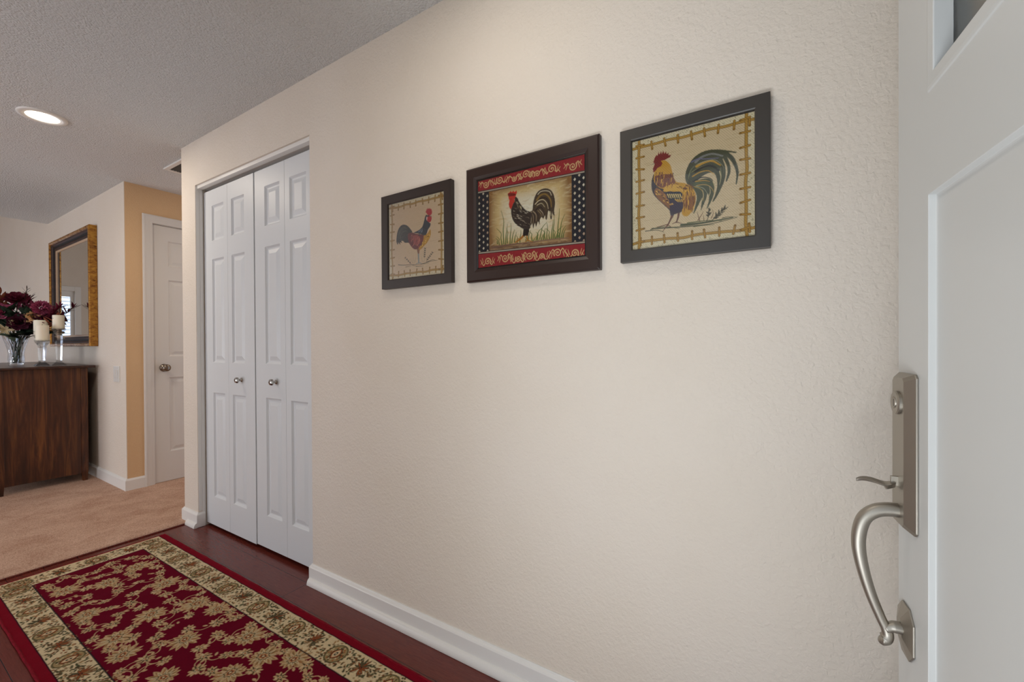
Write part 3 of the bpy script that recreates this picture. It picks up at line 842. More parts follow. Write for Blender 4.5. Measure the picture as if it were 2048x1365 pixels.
  ['L','7a4620',24,11,[1537,1152,1529,1058]],
  ['L','7a4620',24,11,[1390,952,1382,857]],
  ['L','7a4620',24,11,[1437,1147,1429,1053]],
  ['L','e0aa3a',24,11,[1428,1349,1420,1255]],
  ['L','54301c',24,11,[1504,1186,1496,1093]],
  ['L','e0aa3a',24,11,[1575,911,1567,817]],
  ['L','7a4620',24,11,[1369,1171,1361,1076]],
  ['L','e0aa3a',24,11,[1399,1155,1391,1060]],
  ['L','e0aa3a',24,11,[1489,1111,1481,1017]],
  ['L','e0aa3a',24,11,[1528,1343,1520,1250]],
  ['L','7a4620',24,11,[1370,1505,1362,1411]],
  ['L','7a4620',24,11,[1369,1320,1361,1225]],
  ['L','e0aa3a',24,11,[1487,1163,1479,1069]],
  ['L','e0aa3a',24,11,[1412,1422,1404,1328]],
  ['L','e0aa3a',24,11,[1591,1340,1583,1247]],
  ['L','7a4620',24,11,[1391,1048,1383,953]],
  ['L','7a4620',24,11,[1548,1428,1540,1334]],
  ['L','54301c',24,11,[1423,1048,1415,953]],
  ['L','7a4620',24,11,[1452,1118,1444,1024]],
  ['L','e0aa3a',24,11,[1552,1445,1544,1351]],
  ['L','54301c',24,11,[1618,1090,1610,996]],
  ['L','54301c',24,11,[1481,1006,1473,912]],
  ['L','54301c',24,11,[1385,1092,1377,997]],
  ['L','54301c',24,11,[1601,1226,1593,1133]],
  ['L','54301c',24,11,[1576,1480,1568,1387]],
  ['L','7a4620',24,11,[1448,1024,1440,930]],
  ['L','7a4620',24,11,[1414,1366,1406,1271]],
  ['L','7a4620',24,11,[1386,1166,1378,1071]],
  ['L','e0aa3a',24,11,[1399,1360,1391,1266]],
  ['L','e0aa3a',24,11,[1489,1138,1481,1044]],
  ['L','e0aa3a',24,11,[1477,1275,1469,1181]],
  ['L','7a4620',24,11,[1407,1532,1399,1438]],
  ['L','7a4620',24,11,[1628,1231,1621,1138]],
  ['L','7a4620',24,11,[1423,1083,1415,989]],
  ['L','7a4620',24,11,[1564,927,1556,833]],
  ['L','54301c',24,11,[1456,1388,1448,1294]],
  ['L','54301c',24,11,[1593,918,1585,824]],
  ['L','7a4620',24,11,[1582,1473,1574,1379]],
  ['L','e0aa3a',24,11,[1502,1397,1494,1303]],
  ['L','7a4620',24,11,[1520,1504,1512,1410]],
  ['L','c28c3c',26,16,[692,1576,720,1545]],
  ['L','e0b050',26,16,[848,1265,875,1235]],
  ['L','e0b050',26,16,[652,1483,679,1452]],
  ['L','c28c3c',26,16,[865,1366,892,1336]],
  ['L','c28c3c',26,16,[731,1584,758,1554]],
  ['L','c28c3c',26,16,[1005,1136,1032,1106]],
  ['L','38201e',26,16,[849,1358,876,1327]],
  ['L','c28c3c',26,16,[756,1466,783,1436]],
  ['L','c28c3c',26,16,[863,1417,890,1387]],
  ['L','38201e',26,16,[914,1266,941,1235]],
  ['L','e0b050',26,16,[1072,1143,1098,1113]],
  ['L','38201e',26,16,[809,1410,837,1380]],
  ['L','c28c3c',26,16,[915,1279,942,1249]],
  ['L','c28c3c',26,16,[1036,1137,1063,1108]],
  ['L','c28c3c',26,16,[923,1286,949,1256]],
  ['L','e0b050',26,16,[656,1560,684,1529]],
  ['L','38201e',26,16,[828,1379,855,1348]],
  ['L','38201e',26,16,[677,1536,704,1505]],
  ['L','c28c3c',26,16,[834,1382,861,1352]],
  ['L','38201e',26,16,[709,1479,737,1448]],
  ['L','38201e',26,16,[698,1558,726,1527]],
  ['L','38201e',26,16,[835,1356,862,1326]],
  ['L','e0b050',26,16,[711,1473,738,1442]],
  ['L','e0b050',26,16,[950,1206,977,1176]],
  ['L','e0b050',26,16,[669,1544,696,1514]],
  ['L','38201e',26,16,[932,1263,959,1232]],
  ['L','7a4a2a',21,11,[1174,1664,1243,1628]],
  ['L','7a4a2a',21,11,[1430,1569,1497,1534]],
  ['L','7a4a2a',21,11,[1298,1524,1366,1488]],
  ['L','4c2a1c',21,11,[1506,1509,1572,1474]],
  ['L','7a4a2a',21,11,[1397,1512,1464,1477]],
  ['L','7a4a2a',21,11,[1568,1513,1634,1478]],
  ['L','7a4a2a',21,11,[1200,1559,1268,1523]],
  ['L','7a4a2a',21,11,[1385,1504,1452,1469]],
  ['L','7a4a2a',21,11,[1499,1575,1566,1540]],
  ['L','4c2a1c',21,11,[1425,1558,1491,1523]],
  ['L','4c2a1c',21,11,[1262,1569,1329,1534]],
  ['L','4c2a1c',21,11,[1388,1489,1454,1454]],
  ['L','4c2a1c',21,11,[1364,1492,1431,1457]],
  ['L','4c2a1c',21,11,[1506,1465,1572,1430]],
  ['P','7e2c2a',[584,2381,618,2487,668,2560,687,2513,723,2617,747,2541,783,2622,810,2540,843,2630,873,2539,919,2584,932,2511,986,2534,977,2472,1052,2468,1012,2408,891,2372,782,2364,823,2284,782,2223,686,2188,630,2116,583,2098,567,2187,617,2317]],
  ['L','3a2020',13,8,[678,2346,706,2339]],
  ['L','8a8478',18,8,[603,2335,528,2323]],
 ],
}
def rooster_ops(c, key, sm=True):
    for o in ROOSTERS[key]:
        q = o[-1]; pts = [(q[i] / 1e4, q[i + 1] / 1e4) for i in range(0, len(q), 2)]
        if o[0] == 'P':
            q = [np.array(v) for v in pts + pts[:1]] if o[1] in ('7e2c2a', 'c8372a', 'b22c2c') else smooth(pts + pts[:1], 3); c.poly(q, o[1]); rr = random.Random(len(q))
            for k in range(len(q) - 1):                 # frayed feather edge
                for _ in range(2):
                    t, a = rr.random(), rr.uniform(0, 6.3); x, y = q[k] * (1 - t) + q[k + 1] * t
                    c.line([(x, y), (x + .0022 * math.cos(a), y + .0022 * math.sin(a))], .0011, o[1], .0004, .8)
        else: c.line(smooth(pts, 5), o[2] / 1e4, o[1], o[3] / 1e4)
def twig_border(c, rnd, m, tw):
    """Lattice of tan twigs just inside the edge, dry grass scribbles outside it."""
    w, h = c.w, c.h
    for x0, x1, y0, y1 in ((0, w, 0, m), (0, w, h - m, h), (0, m, 0, h), (w - m, w, 0, h)):
        c.poly([(x0, y0), (x1, y0), (x1, y1), (x0, y1)], 'dccfaa', .8)
        L = max(x1 - x0, y1 - y0)
        for k in range(int(L / .0021)):
            x, y = rnd.uniform(x0, x1), rnd.uniform(y0, y1); a = rnd.uniform(0, 6.3)
            c.line([(x, y), (x + .005 * math.cos(a), y + .005 * math.sin(a))], .0009, rnd.choice(['6a5a38', '4a4028', 'e4dab4', '8a7a50']), .0004)
    for side in range(4):
        L = w if side < 2 else h
        def P(t, d):
            return {0: (t, d), 1: (t, h - d), 2: (d, t), 3: (w - d, t)}[side]
        seg = [P(L * (k / 9.), m + rnd.uniform(-.0022, .0022)) for k in range(10)]
        c.line(smooth(seg, 4), tw * 1.25, '80602a'); c.line(smooth(seg, 4), tw * .85, 'b48a40')
        for k in range(9):
            t = L * (k + .62) / 9.
            a, b = P(t + rnd.uniform(-.002, .002), m - .008), P(t + rnd.uniform(-.003, .003), m + .013)
            c.line([a, b], tw * .95, '74521e'); c.line([a, b], tw * .62, 'b08438')
            c.oval(b[0], b[1], tw * .5, tw * .42, '8a6426')
def cloth_gold():
    rnd = random.Random(11); c = Cloth(.303, .307, .0009, 'd2ba92')
    for k in range(260):
        x, y = rnd.uniform(0, c.w), rnd.uniform(0, c.h)
        c.line([(x, y), (x + rnd.uniform(.01, .05), y + rnd.uniform(-.001, .001))], .0012, rnd.choice(['b89c70', 'cdb88e', 'a88c62']), .0006, .5)
    twig_border(c, rnd, .019, .0062); rooster_ops(c, 'p3'); c.grain(.12, 3); return c
def cloth_small():
    rnd = random.Random(12); c = Cloth(.298, .307, .0011, 'd6b892')
    for k in range(220):
        x, y = rnd.uniform(0, c.w), rnd.uniform(0, c.h)
        c.line([(x, y), (x + rnd.uniform(.01, .05), y + rnd.uniform(-.001, .001))], .0014, rnd.choice(['bc9c74', 'd0b48c']), .0006, .5)
    twig_border(c, rnd, .017, .0062); rooster_ops(c, 'p1'); c.grain(.1, 4); return c
def scroll(c, x, y, r, turn, d, col, w):
    """One curling tendril ending in a spiral round (x, y)."""
    pts = []
    for k in range(26):
        a = turn + d * k * .42; q = r * (1 - k / 27.) ** .85
        pts.append((x + q * math.cos(a), y + q * math.sin(a)))
    c.line(pts, w, col, w * .6)
def scroll_band(c, y0, sl, flip):
    col = 'd8b47c'; w = .0034
    Y = lambda x: y0 + sl * x
    xs = [.035, .093, .150, .195, .238, .290, .362]; rs = [.0125, .014, .010, .0135, .011, .0145, .0135]
    for k, (x, r) in enumerate(zip(xs, rs)):
        if flip: x = c.w - x
        d = 1 if (k % 2) ^ flip else -1
        y = Y(x) + (.003 if k % 2 else -.003)
        scroll(c, x, y, r, (-.6 if d > 0 else .6) + (math.pi if k % 3 == 1 else 0), d, col, w)
        c.oval(x, y, .0022, .0022, col)
        for s in (-1, 1):
            x1 = x + s * .024
            c.line(smooth([(x + s * r * .9, y - d * r * .5), (x + s * .018, y - d * .012), (x1 + s * .006, Y(x1) + d * .004)], 5), w, col, w * .5)
            c.line([(x1, Y(x1) - d * .004), (x1 + s * .005, Y(x1) - d * .012)], w * .8, col, w * .4)
            c.line([(x1 - s * .006, Y(x1) - d * .006), (x1 - s * .001, Y(x1) + d * .010)], w * .7, col, w * .4)
def cloth_needlepoint():
    rnd = random.Random(13); W, Hh = .4025, .3085; c = Cloth(W, Hh, .0011, 'd9bd86')
    k = -.033
    # painted parchment in the middle: pale round the bird, browner to its edge
    u = (c.X - .203) / .155; v = (c.Y - .158 + .033 * (c.X - .2)) / .107
    q = np.clip(np.maximum(np.abs(u), np.abs(v)) ** 3 * .8 + .25 * (u * u + v * v), 0, 1)[..., None]
    pale, mid, dark = lin('e6dcc2'), lin('d2b47c'), lin('8a6238')
    c.a = np.where(q < .5, pale + (mid - pale) * q * 2, mid + (dark - mid) * (q - .5) * 2)
    for _ in range(420):
        x, y = rnd.uniform(.05, .355), rnd.uniform(.05, .26); a = rnd.uniform(-.5, .5)
        c.line([(x, y), (x + .02 * math.cos(a), y + .02 * math.sin(a))], .005, rnd.choice(['e4d2a8', 'caa468', 'b88c50', 'ddc494']), .002, .22)
    c.poly([(.048, .048), (.358, .038), (.358, .052), (.25, .058), (.15, .062), (.048, .075)], '7c5c42', .7)
    for _ in range(90):
        x = rnd.uniform(.05, .35); y = .05 + rnd.uniform(0, .016) - .033 * (x - .05)
        c.line([(x, y), (x + .02, y)], .003, rnd.choice(['a08060', '5e4232', '8a6a50', 'b89870']), .001, .6)
    rooster_ops(c, 'p2')
    for x0, x1, xs in ((0, .048, (.006, .0235, .0405)), (.358, W, (.3685, .3835, .3975))):
        c.poly([(x0, 0), (x1, 0), (x1, Hh), (x0, Hh)], '22222a')
        for i, x in enumerate(xs):
            for j in range(14):
                y = .052 + j * .0212 + (.0106 if i % 2 else 0) - .033 * (x - .2)
                if .04 < y < .272: c.poly([(x - .0042, y), (x, y - .0052), (x + .0042, y), (x, y + .0052)], rnd.choice(['cfc0a4', 'd8ccb2', 'b89a80']))
    for y, s in ((.0505, -1), (.2705, 1)):
        A, B = y, y + k * W
        far = -.1 if s < 0 else .5
        c.poly([(0, A), (W, B), (W, far), (0, far)], '96262c')
        yb = A - s * .0035
        c.line([(0, yb), (W, yb + k * W)], .0085, '241c20'); c.line([(0, yb), (W, yb + k * W)], .0042, 'b8aa94')
        for i in range(90):
            x = W * i / 90; c.line([(x, yb + k * x - .0018), (x + .003, yb + k * x + .0018)], .0008, '6e6458')
    scroll_band(c, .0245, -.028, 1); scroll_band(c, .2925, -.030, 0)
    # stitches: small squares of one colour each
    n = 2; a = c.a[:c.ny // n * n, :c.nx // n * n].copy()
    c.grain(.16, 5); return c

def rug_cloth():
    """Runner seen from above: u along its length from the far end, v from its camera-side edge."""
    L, Wd = 2.75, .696; rnd = random.Random(21)
    c = Cloth(L, Wd, .0021, '7a0e20')
    e, b, bt = .033, .134, .555          # red edge, inner edges of the cream border
    BORDER = [(.008, e), (L, e), (L, .667), (.008, .667)]; c.poly(BORDER, 'd2bf9a')
    c.poly([(.130, b), (L, b), (L, bt), (.130, bt)], '640820')
    T, T2, OL, GR, NV, RU, CR = 'bfa078', 'a07c54', '5c543a', '4c5038', '1a1822', '9c5430', 'ceba94'
    def small(x, y, r, a=0, red=False):
        c.oval(x, y, r, r * .8, NV if red else '3a3026', a, 1, 5, .35); c.oval(x, y, r * .78, r * .6, CR if red else rnd.choice([T, RU, OL]), a, 1, 5, .35)
        c.oval(x, y, r * .25, r * .25, rnd.choice([RU, NV, GR]))
    # ---- cream border: pointed ovals alternating with spread butterflies, crumbs of leaves between
    def butterfly(x, y, a):
        for s in (-1, 1):
            for t, l in ((.2, .048), (.6, .044), (1.05, .036), (1.55, .030), (2.1, .034), (2.6, .040)):
                c.leaf(x, y, l, .009, a + s * t, '3e382c'); c.leaf(x, y, l * .85, .005, a + s * t, rnd.choice([RU, T2, OL, RU]))
        c.oval(x, y, .006, .006, NV); c.oval(x, y, .003, .003, RU)
    def pointed(x, y, a, r):
        for k in range(22):
            t = k * 2 * math.pi / 22; q = r * (1.02 + .12 * math.cos(2 * t))
            u, v = 1.10 * q * math.cos(t), 1.02 * q * math.sin(t)
            small(x + u * math.cos(a) - v * math.sin(a), y + u * math.sin(a) + v * math.cos(a), .0058, t)
        c.oval(x, y, r * .98, r * .92, OL, a); c.oval(x, y, r * .86, r * .80, '9c865e', a)
        for k in range(64):
            t = rnd.uniform(0, 6.3); q = rnd.uniform(.4, .85); u, v = r * .9 * q * math.cos(t), r * .84 * q * math.sin(t)
            c.oval(x + u * math.cos(a) - v * math.sin(a), y + u * math.sin(a) + v * math.cos(a), .0036, .0026, rnd.choice(['3a3428', GR, RU, CR]), a)
        c.leaf(x - r * .62 * math.cos(a), y - r * .62 * math.sin(a), r * 1.25, r * .82, a, '3a3026'); c.leaf(x - r * .54 * math.cos(a), y - r * .54 * math.sin(a), r * 1.1, r * .66, a, RU)
        c.leaf(x - r * .44 * math.cos(a), y - r * .44 * math.sin(a), r * .9, r * .50, a, CR); c.oval(x, y, r * .2, r * .12, NV, a); c.oval(x, y, r * .08, r * .07, CR, a)
    lanes = [(lambda t: (.15 + t, .612), 2.6, math.pi / 2), (lambda t: (.15 + t, .084), 2.6, math.pi / 2), (lambda t: (.068, .105 + t), .52, 0.)]
    for f, n, a in lanes:
        for k in range(int(n * 640)):
            x, y = f(rnd.uniform(-.1, n)); d = rnd.uniform(-.046, .046)
            x, y = (x + d, y) if a == 0. else (x, y + d)
            if a == 0. and not .03 < y < .66: continue
            if rnd.random() < .6: c.leaf(x, y, rnd.uniform(.010, .020), .0075, rnd.uniform(0, 6.3), rnd.choice(['4a4430', GR, T2, '5a4630']))
            else: small(x, y, rnd.uniform(.0045, .0065))
        for k in range(int(n * 60)):                  # curling tendrils
            x, y = f(rnd.uniform(-.1, n)); d = rnd.uniform(-.046, .046); x, y = (x + d, y) if a == 0. else (x, y + d); t = rnd.uniform(0, 6.3)
            c.line(smooth([(x, y), (x + .012 * math.cos(t), y + .012 * math.sin(t)), (x + .020 * math.cos(t + .7), y + .020 * math.sin(t + .7))], 4), .0022, rnd.choice(['6a5c44', '8a6a48', '5a5a40']))
        for k in range(int(n / .135) + 1):
            x, y = f(k * .27 / 2)
            if k % 2 == 0: c.oval(x, y, .054 if a else .04, .040 if a else .054, 'd2bf9a', 0); pointed(x, y, a, .046)
            else: butterfly(x, y, a if a else 0.)
    pointed(.055, .605, math.pi / 2, .034); pointed(.055, .09, math.pi / 2, .034)
    # ---- red field: palmettes joined by vines
    X0, Y0 = -3.155, .369
    big = [(-2.74, .702), (-2.496, .843), (-2.497, .574), (-2.264, .716), (-2.196, .583), (-1.955, .721), (-1.761, .859), (-1.62, .73), (-1.794, .599), (-2.056, .564), (-2.056, .88), (-2.809, .832), (-2.826, .569), (-2.184, .852), (-1.602, .833), (-1.493, .883), (-1.42, .70), (-1.30, .80), (-1.27, .59), (-1.47, .58), (-1.12, .72), (-1.02, .86), (-.95, .58), (-.80, .72), (-.62, .84), (-.66, .60), (-1.16, .88)]
    mid = [(-1.96, .833), (-2.102, .714), (-1.786, .716), (-1.955, .6), (-1.887, .633), (-2.314, .606), (-2.263, .532), (-2.358, .546), (-2.73, .525), (-2.438, .697), (-2.607, .702), (-2.315, .798), (-2.552, .641), (-1.676, .806), (-2.114, .796), (-2.948, .538), (-2.954, .853), (-2.725, .883), (-2.887, .784), (-2.928, .708), (-2.641, .874), (-2.383, .875), (-2.254, .896), (-1.927, .893), (-1.626, .895), (-1.682, .7), (-1.878, .803), (-2.658, .544), (-2.701, .796), (-1.451, .81), (-1.736, .675), (-2.987, .607), (-1.725, .767), (-1.66, .62), (-1.55, .66), (-1.37, .86), (-1.36, .66), (-1.22, .72), (-1.36, .55), (-1.20, .79), (-1.08, .62), (-1.02, .78), (-.90, .82), (-.86, .64), (-.72, .78), (-.74, .55), (-2.85, .70), (-2.62, .78), (-2.60, .60), (-2.38, .64), (-2.0, .66), (-1.56, .78)]
    P = [(x - X0, y - Y0) for x, y in big + mid]
    for k in range(4000):                             # more small blossoms in the gaps
        x, y = rnd.uniform(.16, L), rnd.uniform(b + .02, bt - .02)
        if min(math.dist((x, y), q) for q in P) > .060: P.append((x, y))
    col_v = T
    for i, p in enumerate(P):                         # vines to the two nearest neighbours
        near = sorted((math.dist(p, q), q) for q in P if q != p)[:2]
        for d, q in near:
            if d < .2:
                mx, my = (p[0] + q[0]) / 2, (p[1] + q[1]) / 2; s = rnd.choice((-1, 1)) * .25
                c.line(smooth([p, (mx - (q[1] - p[1]) * s, my + (q[0] - p[0]) * s), q], 8), .0034, col_v)
                c.leaf(mx, my, .020, .010, rnd.uniform(0, 6.3), T)
    def palmette(x, y, a, r):
        for n, rr, ww, cc in ((13, 1.12, .40, T), (13, .98, .26, T2), (11, .80, .20, CR)):
            for k in range(n):
                t = a + 2 * math.pi * (k + .5) / n + rnd.uniform(-.08, .08)
                q = rr * (1 + .16 * math.cos(t - a)) * r
                c.leaf(x, y, q, r * ww, t, cc)
                c.line([(x + .35 * q * math.cos(t), y + .35 * q * math.sin(t)), (x + .8 * q * math.cos(t), y + .8 * q * math.sin(t))], .0026, rnd.choice(['3a2a20', '30281e', RU, GR, '5a3a24']), .0016)
        c.oval(x, y, r * .50, r * .40, '3c3428', a, 1, 7, .25); c.oval(x, y, r * .42, r * .33, T, a, 1, 7, .25)
        c.oval(x, y, r * .30, r * .22, RU, a, 1, 5, .3); c.oval(x, y, r * .2, r * .14, NV, a, 1, 5, .3); c.oval(x, y, r * .1, r * .08, CR, a)
    for i, (x, y) in enumerate(P):
        if i < len(big): palmette(x, y, rnd.uniform(0, 6.3), rnd.uniform(.046, .055))
        else:
            a = rnd.uniform(0, 6.3); r = rnd.uniform(.022, .030)
            c.oval(x, y, r * 1.15, r * .8, T, a, 1, 9, .32)
            for k in range(7): c.leaf(x, y, r * .85, r * .2, a + k * .9 + .2, rnd.choice([T2, CR, OL, '4a3826', '3a2a20']))
            c.oval(x, y, r * .42, r * .34, '3c3428', a, 1, 5, .3); c.oval(x, y, r * .32, r * .25, CR, a, 1, 5, .3); c.oval(x, y, r * .14, r * .12, RU)
    for k in range(70):                               # loose buds
        x, y = rnd.uniform(.15, L), rnd.uniform(b + .01, bt - .01)
        if min(math.dist((x, y), q) for q in P) > .045:
            c.leaf(x, y, .024, .012, rnd.uniform(0, 6.3), T); c.oval(x, y, .007, .006, T2); P.append((x, y))
    for p, q in (((.130, b), (.130, bt)), ((.130, b), (L, b)), ((.130, bt), (L, bt))): c.line([p, q], .0045, '201820')
    for y0, y1 in ((0, e), (.667, Wd)): c.poly([(0, y0), (L, y0), (L, y1), (0, y1)], '7a0e20')
    for p, q in (((.008, e), (L, e)), ((.008, .667), (L, .667))): c.line([p, q], .004, '2a1420')
    c.grain(.22, 9); return c

# ------------------------------------------------------------------ the room
D = 1.2276                     # plane of the long wall
CL, CR, CT = -3.113, -1.906, 2.161      # closet opening
XC, XH, XE = -3.306, -4.335, -3.243     # wall end, hall wall, carpet edge
H = 2.44
def wall(name, boxes, label, mat='wall'):
    bm = BM()
    for b in boxes: box(bm, *b)
    return struct(name, bm, M[mat], label, 'wall')
wall('wall_right', [(XC, CL, D, D + .13, 0, H), (CL, CR, D, D + .13, CT, H), (CR, 1.1, D, D + .13, 0, H)], 'long cream textured wall with the closet opening')
wall('wall_closet', [(XC, -1.2, D + .75, D + .83, 0, H), (XC, XC + .12, D + .13, D + .75, 0, H), (-1.32, -1.2, D + .13, D + .75, 0, H)], 'inner walls of the closet')
wall('wall_hall', [(XH - .12, XH, D + .004, 1.405, 0, H), (XH - .12, XH, 1.405, 2.17, 2.152, H), (XH - .12, XH, 2.17, 3.1, 0, H)], 'tan side hall wall around the hall door', 'wall_tan')
wall('wall_hall_end', [(XH, XC, 3.0, 3.1, 0, H)], 'end wall of the side hall', 'wall_tan')
wall('wall_back', [(-10.4, XH - .12, D, D + .12, 0, 3.6), (XH - .12, XH, D, D + .004, 0, H)], 'cream wall behind the buffet and mirror')
wall('wall_far', [(-10.5, -10.4, -4.1, D + .12, 0, .5), (-10.5, -10.4, -4.1, .16, .5, 3.6), (-10.5, -10.4, 1.10, D + .12, .5, 3.6), (-10.5, -10.4, .16, 1.10, 2.11, 3.6)], 'far dining wall around the bright window')
wall('wall_front', [(-1.90, -.70, -.12, .045, 0, H), (-.70, .29, -.12, .045, 2.12, H), (.29, 1.1, -.12, .045, 0, H)], 'front wall around the open entry doorway')  # unseen left end cut short so the added living room light reaches the closet
wall('wall_side', [(1.0, 1.1, .045, D, 0, H)], 'short wall behind the open front door')
wall('wall_left', [(-10.5, -4.9, -4.1, -4.0, 0, 3.6), (-2.3, -1.78, -4.1, -4.0, 0, H), (-4.9, -2.3, -4.1, -4.0, 0, .6), (-4.9, -2.3, -4.1, -4.0, 2.2, H)], 'living room wall around the added light panel')
wall('wall_partition', [(-1.90, -1.78, -4.0, -.12, 0, H)], 'wall between the living room and the porch')  # unseen; moved over to let the added living room light pass
bm = BM(); box(bm, -6.52, 1.1, -4.1, 3.1, H, H + .12); struct('ceiling', bm, M['ceiling'], 'low popcorn ceiling', 'ceiling')
bm = BM(); box(bm, -10.5, -6.4, -4.1, D + .12, 3.5, 3.6); box(bm, -6.52, -6.4, -4.1, D, H + .12, 3.5); struct('ceiling_dining', bm, M['ceiling'], 'higher ceiling beyond the buffet', 'ceiling')
bm = BM(); box(bm, XE, 1.1, -.12, 2.1, -.05, 0); box(bm, XE, -1.78, -4.1, -.12, -.05, 0); struct('floor', bm, M['plank'], 'dark cherry plank floor of the entry', 'floor')
bm = BM()
pr = [(XE + .002, 0), (XE - .001, .007), (XE - .008, .012), (XE - .02, .014), (-10.5, .014), (-10.5, -.05), (XE + .002, -.05)]
a = [bm.verts.new((x, -4.1, z)) for x, z in pr]; b = [bm.verts.new((x, 3.1, z)) for x, z in pr]
for k in range(len(pr)): bm.faces.new([a[k], a[(k + 1) % 7], b[(k + 1) % 7], b[k]])
bm.faces.new(a); bm.faces.new(b[::-1]); struct('floor_carpet', bm, M['carpet'], 'tan carpet of the hall and living room', 'floor')
bm = BM(); box(bm, XE + .001, XE + .012, .045, D, 0, .007); struct('trim_1', bm, M['plank'], 'dark threshold strip along the carpet edge', 'trim', bevel=.002)
bm = BM(); box(bm, -1.5, 1.6, -2.6, -.13, -.06, -.02); struct('ground_porch', bm, Mat('porch_concrete', '9a968e', .9).m, 'grey concrete porch outside the doorway', 'floor')

# closet return and header in white, with stops
bm = BM(); box(bm, CL - .004, CL + .003, D + .003, D + .022, .10, CT - .002); box(bm, CL - .004, CL + .005, D + .022, D + .040, .0, CT - .002)
box(bm, CL, CR, D + .010, D + .040, CT - .020, CT + .004); box(bm, CL, CR, D + .045, D + .085, CT - .016, CT + .004)
struct('trim_2', bm, M['trim'], 'white jamb and header lining the closet opening', 'trim', bevel=.002)

# baseboards and shoe mouldings
BP = [(0, .002), (.013, .002), (.013, .078), (.011, .083), (.006, .088), (.004, .0935), (0, .0935)]
SP = [(.012, 0)] + [(.013 + .017 * math.cos(t), .001 + .030 * math.sin(t)) for t in [i * math.pi / 2 / 7 for i in range(8)]] + [(.012, .031)]
def baseboard(name, path, label, z=0, prof=BP):
    return struct(name, sweep(BM(), path, [(o, q + z) for o, q in prof]), M['trim'], label, 'baseboard')
baseboard('baseboard_right', [(CR - .0, D + .012), (CR - .0, D), (1.0, D)], 'white baseboard along the long wall')
struct('trim_3', sweep(BM(), [(CR - .006, D), (1.0, D)], SP), M['trim'], 'white shoe moulding along the long wall', 'trim')
baseboard('baseboard_closet', [(XC, D + .30), (XC, D), (CL, D), (CL, D + .034)], 'short white baseboard on the wall end left of the closet')
struct('trim_4', sweep(BM(), [(XE + .012, D), (CL + .012, D)], SP), M['trim'], 'short white shoe moulding left of the closet', 'trim')
baseboard('baseboard_back', [(-10.4, D), (XH, D), (XH, 1.338)], 'white baseboard behind the buffet wrapping the hall corner', .012)
baseboard('baseboard_side', [(1.0, D), (1.0, .045)], 'white baseboard behind the entry door')
baseboard('baseboard_front', [(.95, .045), (.30, .045)], 'white baseboard of the front wall')

# ------------------------------------------------------------------ closet bifold doors
PB = [(0, 0), (.003, -.004), (.009, -.0095), (.013, -.0105), (.018, -.0105), (.040, -.003), (.042, -.0025)]
def leaf_bm(w, left_stile, h=2.104):
    x0 = left_stile; x1 = x0 + .148
    return panel_door(w, h, .032, [(x0, x1, z0, z1) for z0, z1 in ((.181, .836), (1.024, 1.670), (1.784, 2.004))], PB)
def knob(parent, name, loc, s=1.0, mat='chrome', hexa=True):
    bm = BM(); n = 8 if hexa else 28
    lathe(bm, [(.0, 0), (.012 * s, 0), (.0125 * s, .002), (.007 * s, .008), (.0062 * s, .013), (.009 * s, .016), (.0165 * s, .021), (.0175 * s, .027), (.0145 * s, .034), (.008 * s, .0375), (0, .038)], n, rot=.39)
    bmesh.ops.rotate(bm, verts=bm.verts, cent=(0, 0, 0), matrix=Matrix.Rotation(R(90), 3, 'X'))
    return obj(name, bm, M[mat], parent, loc=loc, smooth=not hexa)
YF = D + .045
def bifold(name, x, label, outer_left, z, y, kn):
    t = thing(name, label, 'door', (x, y, z), kind='structure')
    W = .2985
    s1, s2 = (.100, .044) if outer_left else (.106, .045)
    a = obj('leaf', leaf_bm(W - .0015, .103), M['closet'], t, bevel=.0012)
    b = obj('leaf', leaf_bm(W - .0015, .046), M['closet'], t, bevel=.0012, loc=(W, 0, 0))
    kx = W + .150 if kn else .205
    knob(t, 'door_knob', (kx, 0, .928), 1.05)
    return t
bifold('door_2', CL + .008, 'left pair of white bifold closet doors', True, .020, YF, True)
bifold('door_3', CL + .009 + .5995, 'right pair of white bifold closet doors', False, .023, YF + .004, False)

# ------------------------------------------------------------------ hall door in the side hall
hd = thing('door_4', 'white six-panel door in the side hall', 'door', (XH - .012, 1.409, .016), R(90), kind='structure')
pans = []
for x0, x1 in ((.104, .335), (.422, .653)):
    pans += [(x0, x1, .245, .868), (x0, x1, 1.045, 1.685), (x0, x1, 1.80, 2.012)]
obj('leaf', panel_door(.757, 2.132, .035, pans, PB), M['halldoor'], hd, bevel=.0015)
bm = BM(); lathe(bm, [(0, 0), (.032, 0), (.032, .004), (.028, .008), (.014, .011), (.011, .026), (.014, .032), (.024, .038), (.029, .048), (.030, .056), (.026, .066), (.016, .073), (0, .075)], 32)
bmesh.ops.rotate(bm, verts=bm.verts, cent=(0, 0, 0), matrix=Matrix.Rotation(R(90), 3, 'X'))
obj('door_knob', bm, M['pewter'], hd, smooth=True, loc=(.068, 0, .951))
bm = BM(); box(bm, -.003, -.0005, .004, .030, .92, .985); obj('latch_plate', bm, M['pewter'], hd)
